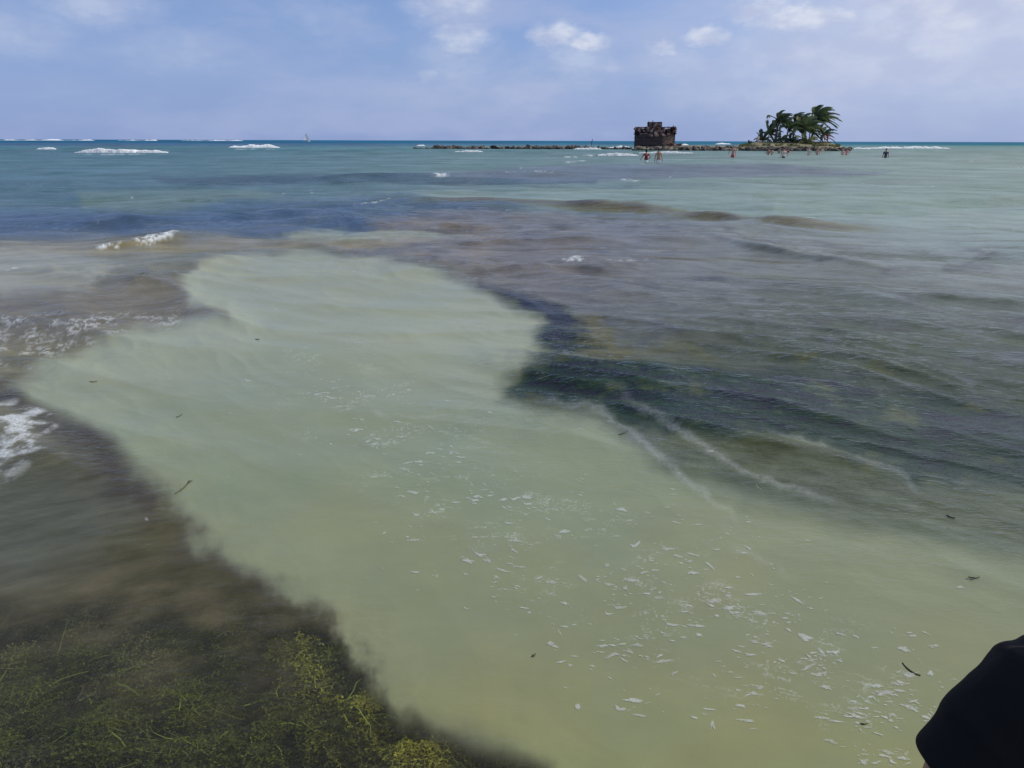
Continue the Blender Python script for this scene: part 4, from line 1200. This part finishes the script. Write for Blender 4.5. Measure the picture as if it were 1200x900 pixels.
def body_joints(arm_l, arm_r, hunch=0.0, female=False):
    sw = .175 if not female else .155
    J = {'pelvis': (0, 0, .96, (.125, .10)), 'waist': (0, .0, 1.10, (.115, .09)), 'chest': (0, hunch * .5, 1.28, (.135, .10)), 'upper': (0, hunch, 1.41, (.10, .08)),
         'neck': (0, hunch * 1.2, 1.50, .052), 'skull': (0, hunch * 1.5, 1.60, .080), 'crown': (0, hunch * 1.5 - .005, 1.68, .078), 'top': (0, hunch * 1.5, 1.72, .045)}
    E = [('pelvis', 'waist'), ('waist', 'chest'), ('chest', 'upper'), ('upper', 'neck'), ('neck', 'skull'), ('skull', 'crown'), ('crown', 'top')]
    for sg, nm, arm in ((-1, 'l', arm_l), (1, 'r', arm_r)):
        J['sh' + nm] = (sg * sw, hunch, 1.40, .058); J['el' + nm] = arm[0] + (.042,); J['wr' + nm] = arm[1] + (.029,); J['ha' + nm] = arm[2] + (.034,)
        J['hip' + nm] = (sg * .09, 0, .88, .088); J['kn' + nm] = (sg * .10, -.01, .48, .056); J['an' + nm] = (sg * .10, .02, .09, .04); J['to' + nm] = (sg * .11, -.14, .04, .035)
        E += [('upper', 'sh' + nm), ('sh' + nm, 'el' + nm), ('el' + nm, 'wr' + nm), ('wr' + nm, 'ha' + nm), ('pelvis', 'hip' + nm), ('hip' + nm, 'kn' + nm), ('kn' + nm, 'an' + nm), ('an' + nm, 'to' + nm)]
    return J, E


SKINS = {'tan': (.38, .21, .14), 'pale': (.58, .38, .29), 'brown': (.22, .12, .08), 'pink': (.60, .34, .27)}
HAIRS = {'black': (.012, .010, .010), 'brown': (.06, .035, .02), 'fair': (.30, .2, .1)}
ARMS = {
    'down': lambda s: ((s * .24, .03, 1.12), (s * .27, -.02, .88), (s * .27, -.04, .80)),
    'out': lambda s: ((s * .34, .02, 1.18), (s * .42, -.08, .98), (s * .43, -.12, .92)),
    'hip': lambda s: ((s * .36, .06, 1.18), (s * .20, -.08, 1.02), (s * .15, -.12, 1.02)),
    'fold': lambda s: ((s * .23, -.05, 1.14), (s * .06, -.20, 1.20), (-s * .02, -.20, 1.22)),
    'head': lambda s: ((s * .30, -.06, 1.52), (s * .16, -.05, 1.66), (s * .10, -.04, 1.70)),
    'fwd': lambda s: ((s * .22, -.12, 1.16), (s * .20, -.36, 1.15), (s * .19, -.44, 1.16)),
}


def person(u, vfeet, D, zfoot, height, face, arms, skin, hair, top, bottom, label, group='bathers wading in front of the island', hunch=0.0, female=False):
    """face: 0 looks away from the viewer, 180 towards. top/bottom: None or (material name, colour)"""
    p = at(u, D) if vfeet is None else ground(u, vfeet)
    brg = math.atan2(-p.x, p.y)
    root = empty('person', (p.x, p.y, zfoot), brg + R(180 + face)); s = height / 1.75; root.scale = (s, s, s)
    tag(root, label, 'person', group)
    J, E = body_joints(ARMS[arms[0]](-1), ARMS[arms[1]](1), hunch, female)
    skinned('body', J, E, mat('skin_' + skin, SKINS[skin], .55, .08, 5, spec=.35), root, 1)
    hy = hunch * 1.5
    # hair cap
    bm = bmesh.new(); bmesh.ops.create_uvsphere(bm, u_segments=12, v_segments=8, radius=1)
    for v in bm.verts:
        z = v.co.z; front = v.co.y < -.2
        if front and z < .35: v.co *= .80
        v.co = Vector((v.co.x * .088, v.co.y * .100 + .012 + hy, v.co.z * .105 + 1.665 - (.05 if (female and z < 0 and not front) else 0)))
    link('hair', bm_mesh('hair', bm, mat('hair_' + hair, HAIRS[hair], .6, .3, 20), True), root)
    bm = bmesh.new(); bmesh.ops.create_uvsphere(bm, u_segments=6, v_segments=5, radius=.014, matrix=Matrix.Translation((0, hy - .088, 1.61))); link('nose', bm_mesh('nose', bm, mat('skin_' + skin, SKINS[skin]), True), root)
    if top:
        T = {k: J[k] for k in ('waist', 'pelvis', 'chest', 'upper', 'shl', 'shr')}
        for k in T:
            x, y, z, r = T[k]; r = tuple(q + .016 for q in r) if isinstance(r, tuple) else r + .016; T[k] = (x, y, z, r)
        T['pelvis'] = T['pelvis'][:2] + (1.0,) + T['pelvis'][3:]
        for nm in 'lr':
            a = Vector(J['sh' + nm][:3]); b = Vector(J['el' + nm][:3]); q = a.lerp(b, .6); T['sl' + nm] = (q.x, q.y, q.z, .062)
        skinned('shirt', T, [('pelvis', 'waist'), ('waist', 'chest'), ('chest', 'upper'), ('upper', 'shl'), ('upper', 'shr'), ('shl', 'sll'), ('shr', 'slr')], mat(top[0], top[1], .8, .15, 12), root, 1)
    if bottom:
        B = {'pelvis': (0, 0, .99, (.140, .115)), 'c': (0, 0, .90, (.14, .11))}
        for nm, sg in (('l', -1), ('r', 1)): B['h' + nm] = (sg * .085, 0, .80, .105); B['k' + nm] = (sg * .10, 0, .60, .10)
        skinned('shorts', B, [('pelvis', 'c'), ('c', 'hl'), ('c', 'hr'), ('hl', 'kl'), ('hr', 'kr')], mat(bottom[0], bottom[1], .8, .15, 12), root, 1)
    return root


def build_people():
    red = ('red_shirt', (.32, .012, .03)); white = ('white_cloth', (.75, .75, .75)); rs = ('red_shorts', (.50, .07, .06)); dk = ('black_cloth', (.012, .012, .016)); navy = ('navy_cloth', (.05, .06, .11))
    pinkw = ('rose_cloth', (.6, .28, .28)); blue = ('blue_cloth', (.1, .2, .4))
    person(757, 189.5, 0, -.78, 1.68, 15, ('hip', 'out'), 'tan', 'black', red, white, 'bather in a red top and white bottoms, hand on hip, in front of the wreck', female=True)
    person(771.5, 190, 0, -.80, 1.80, 0, ('down', 'down'), 'tan', 'black', None, white, 'bare backed bather in white shorts standing in front of the wreck')
    person(858.5, 184.5, 0, -.70, 1.80, 170, ('out', 'down'), 'pink', 'brown', None, rs, 'bare chested bather in red shorts, alone between wreck and palms')
    person(900, 181.5, 0, -.95, 1.72, 30, ('fold', 'fwd'), 'tan', 'black', None, dk, 'bather in dark trunks, left one of a close pair below the leftmost palms', hunch=.08)
    person(904.5, 181.5, 0, -.95, 1.70, -20, ('fold', 'out'), 'pale', 'brown', None, dk, 'pale bather right beside the one below the leftmost palms', female=True)
    person(913, 179.8, 0, -.95, 1.68, 180, ('fold', 'down'), 'tan', 'black', None, dk, 'bather with dark hair just left of the bather in dark trunks below the palms')
    person(918, 185, 0, -.82, 1.76, 20, ('out', 'down'), 'pale', 'brown', ('cream_shirt', (.62, .56, .5)), dk, 'bather in a cream shirt and black trunks, nearest of the group below the palms')
    person(922.5, 180.4, 0, -.95, 1.66, 0, ('fold', 'out'), 'pink', 'brown', red, None, 'bather in red behind and right of the cream shirted bather', female=True)
    person(947.5, 181.8, 0, -.90, 1.76, 185, ('head', 'down'), 'pale', 'fair', ('cream_shirt', (.62, .56, .5)), None, 'fair haired bather in cream below the tallest palm')
    person(957.5, 181.5, 0, -.92, 1.74, 170, ('fold', 'down'), 'pink', 'brown', None, dk, 'bare chested bather a step right of the one below the tallest palm')
    person(987.5, 181.8, 0, -1.0, 1.72, 180, ('fold', 'fold'), 'pale', 'brown', None, navy, 'left one of two bathers at the right tip of the rocks')
    person(992, 181.6, 0, -.95, 1.74, 200, ('down', 'hip'), 'tan', 'brown', pinkw, None, 'right one of two bathers at the right tip of the rocks')
    person(1037.5, 184.8, 0, -.88, 1.76, 185, ('down', 'down'), 'tan', 'black', navy, navy, 'bather in dark clothes alone in the water right of the island')
    g2 = 'visitors standing on the island'
    person(887.5, None, 143.5, .85, 1.72, 0, ('down', 'down'), 'pale', 'fair', white, ('cream_trousers', (.6, .5, .35)), 'visitor in white and cream standing on the island left of the palms', g2)
    person(965.3, None, 146, 1.15, 1.68, 90, ('down', 'fwd'), 'pink', 'brown', pinkw, dk, 'visitor in a rose top on the island under the rightmost palm', g2, female=True)
    person(968.8, None, 146.5, 1.15, 1.76, -60, ('fwd', 'down'), 'tan', 'black', red, rs, 'visitor in a red shirt on the island under the rightmost palm', g2)
    person(610 + 83, None, 156, .3, 1.5, 90, ('down', 'down'), 'tan', 'black', dk, dk, 'dark figure crouched on the low rock line left of the wreck', g2, hunch=.15)
build_people()


def build_near_person():
    # bystander at the lower right corner, knee deep, in a black short sleeved shirt
    c = RM @ np.array([(1194 - PCX) / FPX, -(806 - PCY) / FPX, -1.0]) * 1.12
    sh = Vector((c[0], c[1], c[2] + CAM_H))               # left shoulder joint
    root = empty('person', (0, 0, 0)); tag(root, 'bystander in a black short sleeved shirt at the lower right corner', 'person')
    z0 = -.46; sx = sh.x; sy = sh.y; sz = sh.z
    cx = sx + .185
    sc = (sz - z0) / 1.40
    root.location = (cx, sy, z0)
    def q(x, y, z, r): return (x, y, z * sc, r)
    J = {'pelvis': q(0, 0, .93, (.135, .11)), 'waist': q(0, 0, 1.08, (.125, .10)), 'chest': q(0, .0, 1.26, (.15, .115)), 'upper': q(0, 0, 1.40, (.10, .085)), 'neck': q(0, -.01, 1.50, .058),
         'jaw': q(0, -.04, 1.57, (.062, .06)), 'skull': q(0, -.01, 1.65, (.078, .090)), 'crown': q(0, 0, 1.72, (.072, .08)), 'top': q(0, 0, 1.755, .04)}
    E = [('pelvis', 'waist'), ('waist', 'chest'), ('chest', 'upper'), ('upper', 'neck'), ('neck', 'jaw'), ('jaw', 'skull'), ('skull', 'crown'), ('crown', 'top')]
    for sg, nm in ((-1, 'l'), (1, 'r')):
        J['sh' + nm] = q(sg * .185, 0, 1.40, .058); J['ua' + nm] = q(sg * .235, 0, 1.27, .052); J['el' + nm] = q(sg * .285, -.02, 1.10, .040); J['fa' + nm] = q(sg * .29, .03, .98, .037); J['wr' + nm] = q(sg * .285, .08, .86, .026)
        J['pa' + nm] = q(sg * .285, .10, .80, .036)
        E += [('upper', 'sh' + nm), ('sh' + nm, 'ua' + nm), ('ua' + nm, 'el' + nm), ('el' + nm, 'fa' + nm), ('fa' + nm, 'wr' + nm), ('wr' + nm, 'pa' + nm)]
        for f in range(4):
            dx = (f - 1.5) * .019; L = (.032, .037, .035, .028)[f]
            J[f'f{f}a{nm}'] = q(sg * .285, .10 + dx, .765, .0095); J[f'f{f}b{nm}'] = q(sg * .280, .10 + dx * 1.1, .765 - L, .0085); J[f'f{f}c{nm}'] = q(sg * .268, .10 + dx * 1.1, .765 - L * 1.9, .007)
            E += [('pa' + nm, f'f{f}a{nm}'), (f'f{f}a{nm}', f'f{f}b{nm}'), (f'f{f}b{nm}', f'f{f}c{nm}')]
        J['ta' + nm] = q(sg * .265, .145, .80, .011); J['tb' + nm] = q(sg * .258, .165, .77, .009); E += [('pa' + nm, 'ta' + nm), ('ta' + nm, 'tb' + nm)]
        J['hip' + nm] = q(sg * .095, 0, .86, .092); J['kn' + nm] = q(sg * .11, .01, .48, .058); J['ca' + nm] = q(sg * .11, -.01, .33, .052); J['an' + nm] = q(sg * .11, -.02, .09, .038); J['to' + nm] = q(sg * .12, .13, .04, .035)
        E += [('pelvis', 'hip' + nm), ('hip' + nm, 'kn' + nm), ('kn' + nm, 'ca' + nm), ('ca' + nm, 'an' + nm), ('an' + nm, 'to' + nm)]
    # the person looks out to sea: mirror so the face points to +Y
    J = {k: (v[0], v[1], v[2], v[3]) for k, v in J.items()}
    sk = mat('skin_near', (.34, .17, .115), .5, .10, 30, .12, spec=.4)
    skinned('body', J, E, sk, root, 2)
    cloth = bpy.data.materials.new('black_shirt'); cloth.use_nodes = True; g = NT(cloth.node_tree); b = g.n['Principled BSDF']
    b.inputs['Base Color'].default_value = (.009, .009, .010, 1); b.inputs['Roughness'].default_value = .8; b.inputs['Specular IOR Level'].default_value = .15
    tc = g.new('ShaderNodeTexCoord'); w = g.new('ShaderNodeTexWave'); w.inputs['Scale'].default_value = 160; g.link(tc.outputs['Object'], w.inputs['Vector'])
    fo = g.noise(g.vmath('MULTIPLY', tc.outputs['Object'], (1, 1, .5)), 14, 3, .5, .8)
    bp = g.new('ShaderNodeBump'); bp.inputs['Strength'].default_value = .35; bp.inputs['Distance'].default_value = .012
    g.put(g.math('ADD', g.math('MULTIPLY', w.outputs['Fac'], .04), fo), bp.inputs['Height']); g.link(bp.outputs[0], b.inputs['Normal'])
    T = {}
    for k in ('pelvis', 'waist', 'chest', 'upper', 'shl', 'shr'):
        x, y, z, r = J[k]; r = tuple(a + .018 for a in r) if isinstance(r, tuple) else r + .016; T[k] = (x, y, z, r)
    T['upper'] = (0, 0, 1.405 * sc, (.115, .095)); T['collar'] = (0, -.005, 1.465 * sc, (.072, .068))
    for nm, sg in (('l', -1), ('r', 1)):
        T['sh' + nm] = (sg * .165, 0, 1.395 * sc, .078); T['m' + nm] = q(sg * .215, 0, 1.325, .070); T['s' + nm] = q(sg * .248, 0, 1.245, .066); T['e' + nm] = q(sg * .256, 0, 1.225, .067)
    ED = [('pelvis', 'waist'), ('waist', 'chest'), ('chest', 'upper'), ('upper', 'collar')] + [p for nm in 'lr' for p in (('upper', 'sh' + nm), ('sh' + nm, 'm' + nm), ('m' + nm, 's' + nm), ('s' + nm, 'e' + nm))]
    shirt = skinned('shirt', T, ED, cloth, root, 4)
    # folds, and open sleeve ends
    for v in shirt.data.vertices:
        n = mnoise.fractal(v.co * 9, .8, 2, 3); v.co += v.normal * (n * .0045 + .0015 * math.sin(v.co.z * 60 + v.co.x * 45 + n * 3))
    B = {'pelvis': q(0, 0, .97, (.150, .125)), 'c': q(0, 0, .88, (.15, .12))}
    for nm, sg in (('l', -1), ('r', 1)): B['h' + nm] = q(sg * .095, 0, .78, .112); B['k' + nm] = q(sg * .11, 0, .56, .10)
    skinned('shorts', B, [('pelvis', 'c'), ('c', 'hl'), ('c', 'hr'), ('hl', 'kl'), ('hr', 'kr')], mat('dark_shorts', (.02, .02, .025), .8, .2, 12), root, 2)
    hm = mat('hair_black', HAIRS['black'], .6, .3, 20)
    bm = bmesh.new(); bmesh.ops.create_uvsphere(bm, u_segments=20, v_segments=14, radius=1)
    for v in bm.verts:
        if v.co.y > .25 and v.co.z < .45: v.co *= .8
        v.co = Vector((v.co.x * .088, v.co.y * .102 - .015, v.co.z * .10 + 1.70 * sc))
    link('hair', bm_mesh('hair', bm, hm, True), root)
    for nm, pos, rad, mt in (('nose', (0, .092, 1.63), (.013, .018, .020), sk), ('ear', (-.084, .0, 1.64), (.010, .018, .028), sk), ('ear', (.084, 0, 1.64), (.010, .018, .028), sk),
                             ('eye', (-.030, .082, 1.665), (.012, .008, .008), mat('eye_white', (.7, .7, .7))), ('eye', (.030, .082, 1.665), (.012, .008, .008), mat('eye_white', (.7, .7, .7))), ('mouth', (0, .085, 1.59), (.024, .007, .007), mat('lips', (.35, .12, .1)))):
        bm = bmesh.new(); bmesh.ops.create_uvsphere(bm, u_segments=10, v_segments=8, radius=1)
        for v in bm.verts: v.co = Vector((v.co.x * rad[0] + pos[0], v.co.y * rad[1] + pos[1], v.co.z * rad[2] + pos[2] * sc))
        link(nm, bm_mesh(nm, bm, mt, True), root)
build_near_person()
